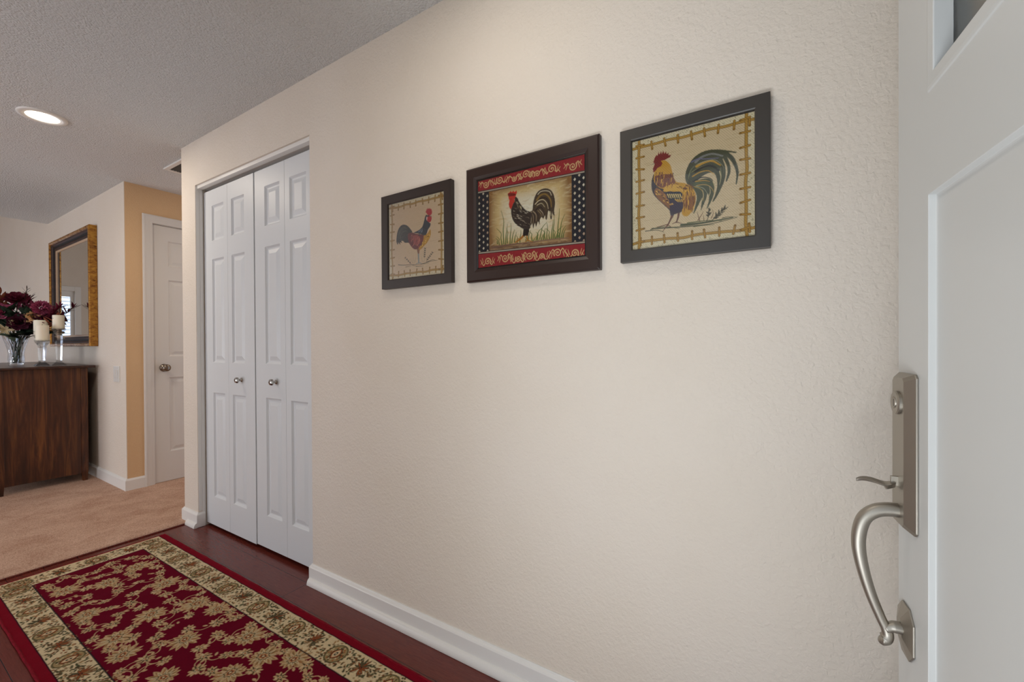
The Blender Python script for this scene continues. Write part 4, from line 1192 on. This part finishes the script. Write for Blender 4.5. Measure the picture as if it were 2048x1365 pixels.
def casing(name, Y0, Y1, ztop, w, label):
    bm = BM(); prof = [(0, 0), (0, .012), (.004, .016), (.012, .017), (.020, .013), (.045, .011), (.054, .008), (w, .007), (w, 0)]
    def pt(o, d, k):   # k: 0 bottom left, 1 top left, 2 top right, 3 bottom right
        y = {0: Y0 + o, 1: Y0 + o, 2: Y1 - o, 3: Y1 - o}[k]; z = .012 if k in (0, 3) else ztop - o
        return bm.verts.new((XH + d, y, z))
    L = [[pt(o, d, k) for o, d in prof] for k in range(4)]
    for a, b in zip(L, L[1:]):
        for j in range(len(prof)): bm.faces.new([a[j], a[(j + 1) % len(prof)], b[(j + 1) % len(prof)], b[j]])
    bm.faces.new(L[0]); bm.faces.new(L[3][::-1]); return struct(name, bm, M['halldoor'], label, 'trim')
casing('trim_5', 1.338, 2.237, 2.220, .066, 'white moulded casing round the hall door')
bm = BM(); box(bm, XH - .10, XH, 1.400, 1.406, .012, 2.156); box(bm, XH - .10, XH, 2.168, 2.174, .012, 2.156); box(bm, XH - .10, XH, 1.400, 2.174, 2.150, 2.156)
struct('trim_6', bm, M['halldoor'], 'white jamb lining of the hall door', 'trim')
bm = BM(); box(bm, XH - .13, XH - .055, 1.3, 2.3, 0, 2.3); struct('hall_shade_slab', bm, M['black'], 'black slab standing in for the shade behind the hall door', 'wall')  # black slab puts in the shade seen round the door leaf

# ------------------------------------------------------------------ entry door, open
th = R(5.4); ed = thing('door_1', 'white entry door standing open, brushed nickel handle set', 'door', (.18080, .99666, .012), R(-90) + th, kind='structure')
ZD = .012
PF = [(0, 0), (.0012, -.009), (.004, -.0098), (.006, -.010)]
PG = [(0, 0), (.0015, .0022), (.006, .0032), (.0225, .0026), (.0231, .001), (.0236, -.019)]
obj('leaf', panel_door(.914, 2.10, .044, [(.1221, .402, .22 - ZD, 1.3705 - ZD), (.512, .792, .22 - ZD, 1.3705 - ZD), (.1233, .791, 1.5216 - ZD, 1.99 - ZD, PG)], PF), M['door'], ed, bevel=.0008)
bm = BM(); box(bm, .144, .770, .0192, .0248, 1.542 - ZD, 1.968 - ZD); obj('glass_pane', bm, M['door_glass'], ed)
bm = BM()   # back plate: bevelled on all sides
def plate(bm, s0, s1, z0, z1, d, f0, f1, g0, g1, cut=.010, cut2=.016):
    def ring(a, b, c, e, y, q): return [bm.verts.new(p) for p in ((a + q, y, c), (b - q, y, c), (b, y, c + q), (b, y, e - q), (b - q, y, e), (a + q, y, e), (a, y, e - q), (a, y, c + q))]
    L = [ring(s0, s1, z0, z1, 0, cut), ring(s0, s1, z0, z1, -.003, cut), ring(f0, f1, g0, g1, -d, .006)]
    for a, b in zip(L, L[1:]):
        for k in range(8): bm.faces.new([a[k], a[(k + 1) % 8], b[(k + 1) % 8], b[k]])
    bm.faces.new(L[0]); bm.faces.new(L[-1]); return bm
pl = obj('handle_plate', plate(bm, .007, .088, .8375 - ZD, 1.097 - ZD, .0145, .022, .073, .846 - ZD, 1.0895 - ZD, .006), M['nickel'], ed, bevel=.0008)
def on_face(bm, x, y, z):
    bmesh.ops.rotate(bm, verts=bm.verts, cent=(0, 0, 0), matrix=Matrix.Rotation(R(90), 3, 'X')); bmesh.ops.translate(bm, verts=bm.verts, vec=(x, y, z)); return bm
bm = on_face(lathe(BM(), [(0, 0), (.0195, 0), (.0195, .0035), (.0178, .0052), (.0105, .0052), (.0095, .0042), (.0085, .0042), (.0078, .0060), (0, .0060)], 36), .0500, -.0145, 1.048 - ZD)
box(bm, .0492, .0508, -.0207, -.0200, 1.042 - ZD, 1.054 - ZD, 1)
obj('lock_cylinder', bm, [M['nickel'], M['black']], pl)
bm = BM()   # thumb latch: upright hinge lug and dished paddle
box(bm, .0445, .0505, -.0235, -.012, .908 - ZD, .9235 - ZD)
pts = spline([(.0475, -.018, .913 - ZD), (.0475, -.030, .9085 - ZD), (.0475, -.046, .9125 - ZD), (.0475, -.060, .9140 - ZD), (.0475, -.070, .9118 - ZD)], 5)
wid = [.006, .007, .008, .010, .0118, .0135, .0146, .0152, .0152, .0150, .0145, .0138, .0128, .0115, .0098, .0085, .0072, .006, .0045, .003, .0015]
L = []
for k, p in enumerate(pts):
    wk = wid[min(k, 20)]; L.append([bm.verts.new((p.x + sx * wk, p.y, p.z + dz + abs(sx) * .0016)) for sx, dz in ((-1, 0), (-.5, -.0006), (0, -.0008), (.5, -.0006), (1, 0), (.5, -.0034 - .004 * (k < 6)), (0, -.0040 - .005 * (k < 6)), (-.5, -.0034 - .004 * (k < 6)))])
for a, b in zip(L, L[1:]):
    for j in range(8): bm.faces.new([a[j], a[(j + 1) % 8], b[(j + 1) % 8], b[j]])
bm.faces.new(L[0]); bm.faces.new(L[-1])
obj('thumb_latch', bm, M['nickel'], pl, smooth=False, bevel=.0005)
bm = BM()   # grip: S-curved bar that thins downwards and ends in a curl
gp = [(.010, .866), (.028, .8655), (.0445, .860), (.0585, .846), (.0655, .822), (.0665, .793), (.0605, .756), (.0500, .716), (.0375, .681), (.0305, .664), (.0275, .653), (.0300, .6450), (.0350, .6425), (.0385, .6440)]
gr = [.0118, .0116, .0112, .0108, .0106, .0102, .0092, .0082, .0074, .0074, .0084, .0098, .0096, .0040]
pp = spline([(.047, -a, z - ZD) for a, z in gp], 6); n = len(pp); rr = [float(np.interp(i / (n - 1) * (len(gr) - 1), range(len(gr)), gr)) for i in range(n)]
tube(bm, pp, rr, 20)
obj('grip_handle', bm, M['nickel'], ed, smooth=True)
bm = BM(); plate(bm, .007, .0745, .620 - ZD, .706 - ZD, .011, .030, .052, .650 - ZD, .684 - ZD, .018)
hb = obj('handle_base', bm, M['nickel'], ed, bevel=.0006)
bm = BM(); tube(bm, spline([(.047, -.008, .668 - ZD), (.047, -.020, .6675 - ZD), (.047, -.031, .662 - ZD)], 5), [.0095] * 6 + [.0085] * 5, 18); obj('standoff_post', bm, M['nickel'], hb, smooth=True)
bm = BM()
for zz in (.18, 1.02, 1.86): lathe(bm, [(0, zz), (.008, zz), (.008, zz + .1), (0, zz + .1)], 16, .922, .010)
obj('hinge', bm, M['nickel'], ed, smooth=False)
# frame of the doorway
bm = BM(); box(bm, -.70, -.672, -.12, .05, 0, 2.12); box(bm, .262, .29, -.12, .05, 0, 2.12); box(bm, -.672, .262, -.12, .05, 2.092, 2.12)
struct('trim_7', bm, M['trim'], 'white frame of the open entry doorway', 'trim', bevel=.002)
# ------------------------------------------------------------------ far dining window seen in the mirror
wn = thing('window_1', 'bright dining window with white blinds, seen in the mirror', 'window', (-10.4, 0, 0), kind='structure')
bm = BM(); box(bm, 0, .025, .080, .16, .42, 2.19); box(bm, 0, .025, 1.10, 1.18, .42, 2.19); box(bm, 0, .025, .16, 1.10, 2.11, 2.19); box(bm, 0, .03, .08, 1.18, .42, .50)
box(bm, -.05, -.01, .16, .21, .50, 2.11); box(bm, -.05, -.01, 1.05, 1.10, .50, 2.11); box(bm, -.05, -.01, .21, 1.05, 2.01, 2.11); obj('window_frame', bm, M['trim'], wn, bevel=.004)
bm = BM()
for k in range(24):
    z = .56 + k * .062; bm.faces.new([bm.verts.new(p) for p in ((-.062, .21, z), (-.038, .21, z + .014), (-.038, 1.05, z + .014), (-.062, 1.05, z))])
o = obj('window_blind', bm, M['trim'], wn); s = o.modifiers.new('thick', 'SOLIDIFY'); s.thickness = .0015
bm = BM(); box(bm, -.095, -.09, .16, 1.10, .50, 2.11); obj('pane', bm, M['daylight'], wn)
w2 = thing('light_panel', 'added glowing panel out of frame, lighting the living room side', 'window', (-3.6, -4.0, 0), kind='structure')  # made-up light source, never in view
bm = BM(); box(bm, -1.3, 1.3, -.06, -.05, .6, 2.2); obj('pane', bm, M['fill_glow'], w2)

# ------------------------------------------------------------------ ceiling fittings
def recessed(x, label, power, col):
    cl = thing('recessed_light', label, 'ceiling light', (x, .643, H), 0, 'recessed ceiling lights')
    obj('trim_ring', lathe(BM(), [(.067, -.001), (.068, -.006), (.094, -.0075), (.0995, -.004), (.1005, 0)], 64, cap=False), M['trim'], cl, smooth=True)
    obj('lamp_lens', lathe(BM(), [(0, -.004), (.05, -.004), (.067, -.002), (.067, -.0005)], 48, cap=False), M['lamp'], cl, smooth=True)
    sp = bpy.data.lights.new('recessed_lamp', 'AREA'); sp.shape = 'DISK'; sp.size = .13; sp.energy = power; sp.color = col
    so = bpy.data.objects.new('recessed_lamp', sp); COL.objects.link(so); so.location = (x, .643, H - .012)
recessed(-3.491, 'round white recessed ceiling light, switched on, before the side hall', 7, (1, .88, .72))
recessed(-.80, 'recessed ceiling light over the pictures, just above the view', 3.0, (1, .92, .80))
hl = bpy.data.lights.new('hall_fill', 'AREA'); hl.shape = 'DISK'; hl.size = .2; hl.energy = 4; hl.color = (1, .84, .66)  # added warm fill for the side hall, without a fixture
ho = bpy.data.objects.new('hall_fill', hl); COL.objects.link(ho); ho.location = (-3.75, 2.5, H - .012)
vt = thing('return_air_vent', 'white-framed dark return air vent on the hall ceiling', 'vent', (-3.775, 1.290, H))
bm = BM()
for x0, x1, y0, y1 in ((0, .42, 0, .028), (0, .42, .372, .40), (0, .028, .028, .372), (.392, .42, .028, .372)): box(bm, x0, x1, y0, y1, -.012, 0)
obj('vent_frame', bm, M['trim'], vt, bevel=.003)
bm = BM()
for k in range(20):
    y = .034 + k * .017; bm.faces.new([bm.verts.new(p) for p in ((.028, y, -.002), (.392, y, -.002), (.392, y + .011, -.009), (.028, y + .011, -.009))])
o = obj('louver', bm, M['dark_metal'], vt); s = o.modifiers.new('thick', 'SOLIDIFY'); s.thickness = .001; o['kind'] = 'stuff'
bm = BM(); box(bm, .02, .40, .02, .38, -.0015, -.0005); obj('backing', bm, M['dark_metal'], vt)

# ------------------------------------------------------------------ light switch
sw = thing('light_switch', 'white double light switch on the wall beside the buffet', 'light switch', (-4.588, D, .861))
bm = BM(); box(bm, 0, .130, -.006, 0, 0, .127); obj('switch_plate', bm, M['plastic'], sw, bevel=.002)
for x in (.020, .076):
    bm = BM(); v = [bm.verts.new(p) for p in ((x, -.006, .028), (x + .034, -.006, .028), (x + .034, -.006, .099), (x, -.006, .099), (x, -.0075, .030), (x + .034, -.0075, .030), (x + .034, -.0115, .097), (x, -.0115, .097))]
    for q in ((0, 1, 5, 4), (1, 2, 6, 5), (2, 3, 7, 6), (3, 0, 4, 7), (4, 5, 6, 7)): bm.faces.new([v[i] for i in q])
    obj('rocker', bm, M['plastic'], sw)

# ------------------------------------------------------------------ pictures and rug
def cloth_mesh(name, c, mat, parent, flat=False, loc=(0, 0, 0), bulge=None):
    nx, ny = c.nx, c.ny; co = np.zeros((ny, nx, 3), np.float32); co[..., 0] = c.X
    if flat: co[..., 1] = c.Y; co[..., 2] = 0 if bulge is None else bulge(c)
    else: co[..., 2] = c.Y
    i = np.arange(nx * ny, dtype=np.int32).reshape(ny, nx)
    q = np.stack([i[:-1, :-1], i[:-1, 1:], i[1:, 1:], i[1:, :-1]], -1).reshape(-1, 4)
    me = bpy.data.meshes.new(name); me.vertices.add(nx * ny); me.vertices.foreach_set('co', co.ravel())
    me.loops.add(q.size); me.loops.foreach_set('vertex_index', q.ravel()); me.polygons.add(len(q)); me.polygons.foreach_set('loop_start', np.arange(0, q.size, 4, dtype=np.int32))
    me.update(calc_edges=True)
    at = me.color_attributes.new('thread', 'FLOAT_COLOR', 'POINT'); a4 = np.ones((nx * ny, 4), np.float32); a4[:, :3] = np.clip(c.a.reshape(-1, 3), 0, 1); at.data.foreach_set('color', a4.ravel())
    me.materials.append(mat); o = bpy.data.objects.new(name, me); COL.objects.link(o); o.location = loc
    if parent: o.parent = parent
    return o
def picture(label, x0, z0, w, h, prof, fm, cloth, cm, ins, dz=(0, 0), lip=False, tilt=0.):
    t = thing('framed_picture', label, 'picture', (x0, D - .001, z0), group=None); t.rotation_euler = (tilt, 0, 0)
    obj('picture_frame', rect_ring(BM(), w, h, prof), M[fm], t, bevel=.0009)
    cloth_mesh('rooster_needlework' if lip else 'rooster_tapestry', cloth, M[cm], t, loc=(ins + dz[0], -.0125, ins + dz[1]))
    bm = BM(); box(bm, ins - .004, w - ins + .004, -.0160, -.0150, ins - .004, h - ins + .004); obj('glass_pane', bm, M['pane'], t)
    bm = BM(); box(bm, ins - .012, w - ins + .012, -.0118, -.0005, ins - .012, h - ins + .012); obj('backing_board', bm, M['frame1'], t)
    if lip: obj('inner_lip', rect_ring(BM(), w - 2 * ins + .012, h - 2 * ins + .012, [(0, .008), (0, .0150), (.004, .0165), (.007, .0145), (.007, .008)]), M['fillet'], t, loc=(ins - .006, 0, ins - .006))
    return t
FP = lambda w, d: [(0, 0), (0, d), (w - .003, d), (w, d - .002), (w, .010), (w - .006, .008)]
p1 = picture('small dark-framed tapestry of a red, gold and blue-black rooster facing right', -1.383, 1.377, .371, .379, FP(.0365, .0205), 'frame1', cloth_small(), 'canvas_fine', .0365)
p2 = picture('wide dark-framed needlework of a black rooster between red scroll bands', -.943, 1.369, .4975, .402, [(0, 0), (0, .017), (.006, .0205), (.034, .0205), (.044, .0165), (.046, .010), (.040, .008)], 'frame2', cloth_needlepoint(), 'needlepoint', .0475, (0, 0), True)
p3 = picture('square charcoal-framed tapestry of a golden rooster with a big green tail, nearest the door', -.383, 1.381, .3695, .376, FP(.0335, .0205), 'frame3', cloth_gold(), 'canvas', .0335)

rc = rug_cloth()
rg = thing('runner_rug', 'red and cream floral runner rug on the dark wood floor', 'rug', (-3.155, .369, 0))
cloth_mesh('rug_pile', rc, M['pile'], rg, flat=True, loc=(0, 0, .0085), bulge=lambda c: .0006 * np.sin(c.X * 31 + c.Y * 9) + .0005 * np.sin(c.X * 83))
bm = BM(); pts = [(0.0, -.004), (0.0, rc.h + .004), (rc.w, rc.h + .004), (rc.w, -.004)]
box(bm, .0, rc.w, 0, rc.h, .0004, .0074); obj('rug_backing', bm, M['binding'], rg)
bm = BM()
for y in (-.001, rc.h + .001):
    tube(bm, [(x * rc.w / 60, y + .0008 * math.sin(x * 1.7), .0052) for x in range(61)], .0050, 8)
tube(bm, [(0, y * rc.h / 20, .0052) for y in range(21)], .0048, 8)
obj('rug_binding', bm, M['binding'], rg, smooth=True)

# ------------------------------------------------------------------ mirror
mw, mh = 1.245, 1.040
mi = thing('wall_mirror', 'gold-framed wall mirror above the dark wood buffet', 'mirror', (-4.968 - mw, D - .001, 1.150))
obj('outer_moulding', rect_ring(BM(), mw, mh, [(0, 0), (0, .048), (.004, .054), (.016, .056), (.024, .052), (.028, .044), (.028, .004)]), M['gold'], mi, bevel=.001)
obj('middle_band', rect_ring(BM(), mw - .052, mh - .052, [(0, .004), (0, .043), (.012, .040), (.022, .030), (.034, .024), (.048, .027), (.062, .022), (.062, .004)]), M['gilt_dark'], mi, loc=(.026, 0, .026))
obj('dark_groove', rect_ring(BM(), mw - .096, mh - .096, [(0, .020), (0, .0315), (.008, .0285), (.014, .0262), (.014, .020)]), M['slate'], mi, loc=(.048, 0, .048))
obj('cream_liner', rect_ring(BM(), mw - .172, mh - .172, [(0, .004), (0, .022), (.018, .018), (.020, .012), (.020, .004)]), M['liner'], mi, loc=(.086, 0, .086))
bm = BM(); box(bm, .10, mw - .10, -.0125, -.0020, .10, mh - .10); obj('mirror_glass', bm, M['mirror'], mi)

# ------------------------------------------------------------------ buffet
BX0, BX1, BY0, BY1, BT = -6.62, -4.972, .654, 1.160, .989
bf = thing('buffet', 'dark stained wood buffet against the wall under the mirror', 'sideboard', ((BX0 + BX1) / 2, (BY0 + BY1) / 2, .014))
ox, oy, oz = -(BX0 + BX1) / 2, -(BY0 + BY1) / 2, -.014
def bbox(name, x0, x1, y0, y1, z0, z1, mat='walnut', bevel=.002, parent=None):
    return obj(name, box(BM(), x0 + ox, x1 + ox, y0 + oy, y1 + oy, z0 + oz, z1 + oz), M[mat], parent or bf, bevel=bevel)
bbox('top', BX0 - .03, BX1 + .032, BY0 - .025, BY1 + .042, .969, BT, 'walnut_top', .004)
for x in (BX0, BX1 - .042):
    for y in (BY0, BY1 - .042):
        bm = BM(); L = []
        for z, i in ((.014, .006), (.075, .003), (.10, 0), (.969, 0)):
            L.append([bm.verts.new((px + ox, py + oy, z + oz)) for px, py in ((x + i, y + i), (x + .042 - i, y + i), (x + .042 - i, y + .042 - i), (x + i, y + .042 - i))])
        for a, b in zip(L, L[1:]):
            for k in range(4): bm.faces.new([a[k], a[(k + 1) % 4], b[(k + 1) % 4], b[k]])
        bm.faces.new(L[0]); bm.faces.new(L[-1]); obj('leg', bm, M['walnut'], bf, bevel=.003)
for x in (BX0 + .008, BX1 - .026): bbox('end_panel', x, x + .018, BY0 + .04, BY1 - .04, .078, .969)
bbox('back_panel', BX0 + .04, BX1 - .04, BY1 - .03, BY1 - .015, .078, .969)
bbox('bottom_panel', BX0 + .02, BX1 - .02, BY0 + .02, BY1 - .02, .085, .105)
bbox('front_frame', BX0 + .04, BX1 - .04, BY0 + .012, BY0 + .03, .078, .969)
for k in range(3):
    w = (BX1 - BX0 - .14) / 3; x = BX0 + .055 + k * (w + .015)
    d_ = bbox('drawer', x, x + w, BY0 - .002, BY0 + .014, .80, .945, bevel=.004)
    obj('knob', lathe(BM(), [(0, 0), (.006, 0), (.006, .010), (.014, .018), (.010, .026), (0, .028)], 16), M['pewter'], d_, loc=(x + w / 2 + ox, BY0 - .002 + oy, .872 + oz)).rotation_euler = (R(90), 0, 0)
    d_ = bbox('door', x, x + w, BY0 - .002, BY0 + .014, .12, .785, bevel=.004)
    obj('knob', lathe(BM(), [(0, 0), (.006, 0), (.006, .010), (.014, .018), (.010, .026), (0, .028)], 16), M['pewter'], d_, loc=(x + w - .04 + ox, BY0 - .002 + oy, .50 + oz)).rotation_euler = (R(90), 0, 0)

# ------------------------------------------------------------------ crystal candle holders and candles
def holder(label, x, y, h, cr=.070, rot=.2):
    t = thing('candle_holder', label, 'candle holder', (x, y, BT), rot, 'crystal candle holders on the buffet')
    q = math.pi / 4
    obj('foot', lathe(BM(), [(0, 0), (.046, 0), (.048, .003), (.042, .009), (.034, .017), (.024, .026), (.018, .032), (0, .032)], 12), M['crystal'], t)
    obj('stem', lathe(BM(), [(0, .032), (.017, .032), (.021, .036), (.018, .042), (.019, .048), (.026, h - .066), (.024, h - .061), (.020, h - .056), (0, h - .056)], 8, rot=q), M['crystal'], t)
    obj('cup', lathe(BM(), [(0, h - .056), (.020, h - .056), (.025, h - .050), (cr, h - .012), (cr + .002, h), (cr - .004, h - .001), (cr - .006, h - .008), (.034, h - .010), (0, h - .010)], 8, rot=q), M['crystal'], t)
def candle(label, x, y, z, r, h):
    t = thing('pillar_candle', label, 'candle', (x, y, z), 0, 'ivory pillar candles')
    obj('wax_body', lathe(BM(), [(0, 0), (r - .002, 0), (r, .003), (r, h - .003), (r - .002, h), (r - .007, h - .001), (r - .012, h - .006), (0, h - .007)], 40), M['wax'], t, smooth=False, bevel=0)
    obj('wick', tube(BM(), [(0, 0, h - .007), (.001, 0, h + .003), (.003, 0, h + .008)], .0012, 6), M['wick'], t)
for lab, lc, x, y, h, ch, cr, r in (
        ('tallest crystal candle holder, nearest the mirror, holding a short ivory candle', 'ivory pillar candle on the tallest crystal holder', -5.13, 1.022, .315, .118, .047, .0370),
        ('short crystal candle holder in front of the others', 'ivory pillar candle on the front short crystal holder', -5.10, .922, .214, .130, .049, .0390),
        ('crystal candle holder half hidden behind the front short one', 'ivory pillar candle behind the front short candle', -5.225, .938, .262, .128, .050, .0435)):
    holder(lab, x, y, h, cr, .2); candle(lc, x, y, BT + h - .0095, r, ch)

# ------------------------------------------------------------------ cut glass vase and silk flowers
VX, VY = -5.50, .842
va = thing('vase', 'flared cut crystal vase holding the flowers on the buffet', 'vase', (VX, VY, BT))
prof = [(0, 0), (.044, 0), (.048, .004), (.048, .070), (.046, .095), (.049, .130), (.059, .180), (.076, .238), (.083, .256), (.079, .257), (.070, .238), (.053, .182), (.043, .132), (.040, .095), (.042, .070), (.041, .018), (0, .016)]
bm = BM(); lathe(bm, prof, 48)
for v in bm.verts:                                             # cut facets
    rr_ = math.hypot(v.co.x, v.co.y)
    if rr_ > .042 and .006 < v.co.z < .24:
        a_ = math.atan2(v.co.y, v.co.x); k_ = 1 + .045 * math.cos(12 * a_ + v.co.z * 90); v.co.x *= k_; v.co.y *= k_
obj('body', bm, M['crystal'], va)
rnd = random.Random(77)
FX = Vector((VX, VY, BT))
def stem_of(t, tip, mat='leaf2', r=.0035, base=None):
    """Stalk from the foot of the vase up to the bloom; coordinates relative to the thing at the vase foot."""
    a = rnd.uniform(0, 6.3); b0 = Vector((.024 * math.cos(a), .024 * math.sin(a), .022))
    neck = Vector((max(-.04, min(.04, tip.x * .25)), max(-.04, min(.04, tip.y * .25)), .215))
    return obj('stem', tube(BM(), spline([b0, neck, (neck + tip) * .5 + Vector((0, 0, .02)), tip], 5), r, 6), M[mat], t, smooth=True)
def petal(bm, base, direction, up, L, w, cup=.3, mi=0):
    d = direction.normalized(); s = d.cross(up).normalized(); n = s.cross(d)
    row = []
    for k in range(5):
        t = k / 4; ww = w / 2 * math.sin(math.pi * min(1, .12 + t * .86)) ** .7; c = base + d * (L * t) + n * (cup * L * t * t)
        row.append([bm.verts.new(c - s * ww + n * ww * .35), bm.verts.new(c), bm.verts.new(c + s * ww + n * ww * .35)])
    for a, b in zip(row, row[1:]):
        for j in (0, 1): bm.faces.new([a[j], a[j + 1], b[j + 1], b[j]]).material_index = mi
def bloom(kind, r):
    """Bloom facing +z at the origin."""
    bm = BM(); up = Vector((0, 0, 1))
    if kind == 'rose':
        for ring, (n, el, L) in enumerate(((7, .15, 1.0), (7, .55, .85), (6, .95, .65), (5, 1.25, .45))):
            for k in range(n):
                a = 2 * math.pi * (k + ring * .4) / n + rnd.uniform(-.15, .15); d = Vector((math.cos(a) * math.cos(el), math.sin(a) * math.cos(el), math.sin(el)))
                petal(bm, Vector((0, 0, ring * .004)), d, up if ring < 3 else Vector((math.cos(a), math.sin(a), .2)), r * L, r * L * .95, .28)
    elif kind == 'mum':
        for k in range(120):
            z = 1 - 1.45 * (k + .5) / 120; a = k * 2.39996; q = math.sqrt(max(0, 1 - z * z)); d = Vector((q * math.cos(a), q * math.sin(a), z))
            petal(bm, d * r * .35, d, Vector((.1, .2, 1)) if abs(z) < .9 else Vector((1, 0, 0)), r * rnd.uniform(.58, .72), r * .26, .35)
    elif kind == 'carnation':
        for k in range(46):
            z = 1 - 1.2 * (k + .5) / 46; a = k * 2.39996; q = math.sqrt(max(0, 1 - z * z)); d = Vector((q * math.cos(a), q * math.sin(a), z + rnd.uniform(-.2, .2)))
            petal(bm, d * r * .25, d, Vector((.3 * math.cos(k), .3 * math.sin(k), 1)) if abs(z) < .9 else Vector((1, 0, 0)), r * rnd.uniform(.6, .85), r * .62, rnd.uniform(-.3, .6))
    elif kind == 'hydrangea':
        for k in range(46):
            z = 1 - 1.3 * (k + .5) / 46; a = k * 2.39996; q = math.sqrt(max(0, 1 - z * z)); c = Vector((q * math.cos(a), q * math.sin(a), z)); u1 = c.cross(Vector((.3, .2, 1))).normalized(); u2 = c.cross(u1)
            for j in range(4):
                t_ = j * math.pi / 2 + k; petal(bm, c * r * .82, (u1 * math.cos(t_) + u2 * math.sin(t_) + c * .5), c, r * .30, r * .30, .2)
    elif kind == 'lily':
        for k in range(6):
            a = k * math.pi / 3; d = Vector((math.cos(a) * .75, math.sin(a) * .75, .66)); petal(bm, Vector(), d, up, r, r * .32, -.25)
    return bm
def aim(o, d): o.rotation_euler = Vector(d).to_track_quat('Z', 'Y').to_euler()
def flower(name, label, cat, kind, r, tip, mat, group=None, face=(0.8, -.6, .6), leaves=2):
    t = thing(name, label, cat, FX, 0, group); tip = Vector(tip)
    stem_of(t, tip); o = obj('bloom', bloom(kind, r), M[mat], t, loc=tip); aim(o, face)
    for k in range(leaves):
        q = tip * rnd.uniform(.62, .86); q.z = max(q.z, .27); bm = BM(); a = rnd.uniform(0, 6.3)
        petal(bm, q, Vector((math.cos(a), math.sin(a), rnd.uniform(-.1, .6))), Vector((0, 0, 1)), rnd.uniform(.08, .13), .045, -.15); obj('leaf', bm, M['leaf'], t, smooth=True)
def spray(name, label, tip, mat, leafmat, n, L, w, group=None, spread=.9):
    """A twig set with narrow leaves or bracts."""
    t = thing(name, label, 'flower stem', FX, 0, group); tip = Vector(tip); stem_of(t, tip, mat, .0022)
    mid = Vector((tip.x * .45, tip.y * .45, max(.26, tip.z * .6))); bm = BM()
    for k in range(n):
        f = .15 + .85 * k / n; p = mid.lerp(tip, f); a = k * 2.4; d = (tip - mid).normalized() * .8 + Vector((math.cos(a), math.sin(a), rnd.uniform(-.2, .5))) * spread
        petal(bm, p, d, Vector((0, 0, 1)), L * rnd.uniform(.7, 1.2), w, rnd.uniform(-.2, .2))
    o = obj('leaves', bm, M[leafmat], t, smooth=True); o['kind'] = 'stuff'
cam_d = Vector((.93, -.15, .25))
flower('silk_peony', 'large burgundy silk peony at the top of the bouquet', 'flower', 'rose', .090, (.05, .00, .545), 'burgundy', face=(.6, -.2, .75))
flower('silk_peony', 'pinkish silk peony at the left edge of the bouquet', 'flower', 'rose', .085, (.06, -.085, .44), 'magenta', face=(.8, -.5, .4))
flower('silk_mum', 'round magenta silk chrysanthemum in the middle of the bouquet', 'flower', 'mum', .066, (.19, .115, .485), 'magenta', face=cam_d)
flower('silk_carnation', 'peach silk carnation low on the bouquet beside the candles', 'flower', 'carnation', .062, (.165, .070, .405), 'peach', face=(.9, .1, .2))
flower('silk_peony', 'dark wine silk peony in the shade of the bouquet', 'flower', 'rose', .080, (.14, .00, .36), 'wine', face=(.9, -.3, .2))
flower('silk_peony', 'dark wine silk peony turned to the mirror', 'flower', 'rose', .085, (-.02, .16, .44), 'wine', face=(-.3, .9, .4))
flower('silk_peony', 'burgundy silk peony reflected in the mirror', 'flower', 'rose', .080, (.12, .22, .40), 'burgundy', face=(.2, .9, .4))
flower('silk_lily', 'cream silk lily low at the left of the bouquet', 'flower', 'lily', .065, (.11, -.075, .30), 'cream', face=(.9, -.3, 0))
flower('silk_lily', 'cream silk lily facing the mirror glass', 'flower', 'lily', .075, (.12, .22, .28), 'cream', face=(0, 1, .1))
flower('silk_hydrangea', 'dusty wine silk hydrangea behind the peony', 'flower', 'hydrangea', .070, (-.06, .05, .52), 'magenta', face=(-.2, -.2, 1))
for k, (lab, tip, fm, n, L, w) in enumerate((
        ('dark feathery spray reaching right over the mirror frame', (.33, .20, .50), 'burgundy', 60, .075, .014),
        ('rusty bract spray pointing to the tall candle', (.36, .185, .385), 'rust', 26, .085, .028),
        ('thin twig spray rising highest on the bouquet', (.10, .05, .66), 'stem', 18, .05, .006),
        ('green leafy spray at the left of the bouquet', (.08, -.20, .50), 'leaf', 22, .08, .03),
        ('dark leafy spray filling the bouquet centre', (.16, .05, .44), 'leaf', 30, .10, .045),
        ('dark leafy spray drooping to the candles', (.22, .04, .27), 'leaf', 26, .10, .045),
        ('grey-green leafy spray at the vase rim', (.15, -.06, .24), 'leaf2', 14, .085, .040),
        ('cream seed spray hanging in the bouquet', (.17, -.05, .37), 'cream', 22, .03, .015),
        ('dark feathery spray leaning to the mirror', (.14, .33, .52), 'burgundy', 34, .07, .012),
        ('dark leafy spray behind the flowers', (.02, .18, .36), 'leaf', 30, .11, .05),
        ('dark leafy spray between the peonies', (.10, -.06, .46), 'leaf', 34, .10, .05),
        ('dark wine spray under the chrysanthemum', (.22, .10, .40), 'wine', 30, .075, .03),
        ('low dark leafy spray over the vase rim', (.10, .10, .28), 'leaf', 30, .10, .05),
        ('tall burgundy feathery spray behind the top peony', (-.02, .08, .60), 'burgundy', 34, .07, .014),
        ('wine bract spray above the left peony', (.05, -.10, .60), 'rust', 22, .085, .028),
        ('dark leafy spray on the left of the vase', (-.05, -.10, .40), 'leaf', 26, .10, .045))):
    spray('silk_spray', lab, tip, 'stem', fm, n, L, w)
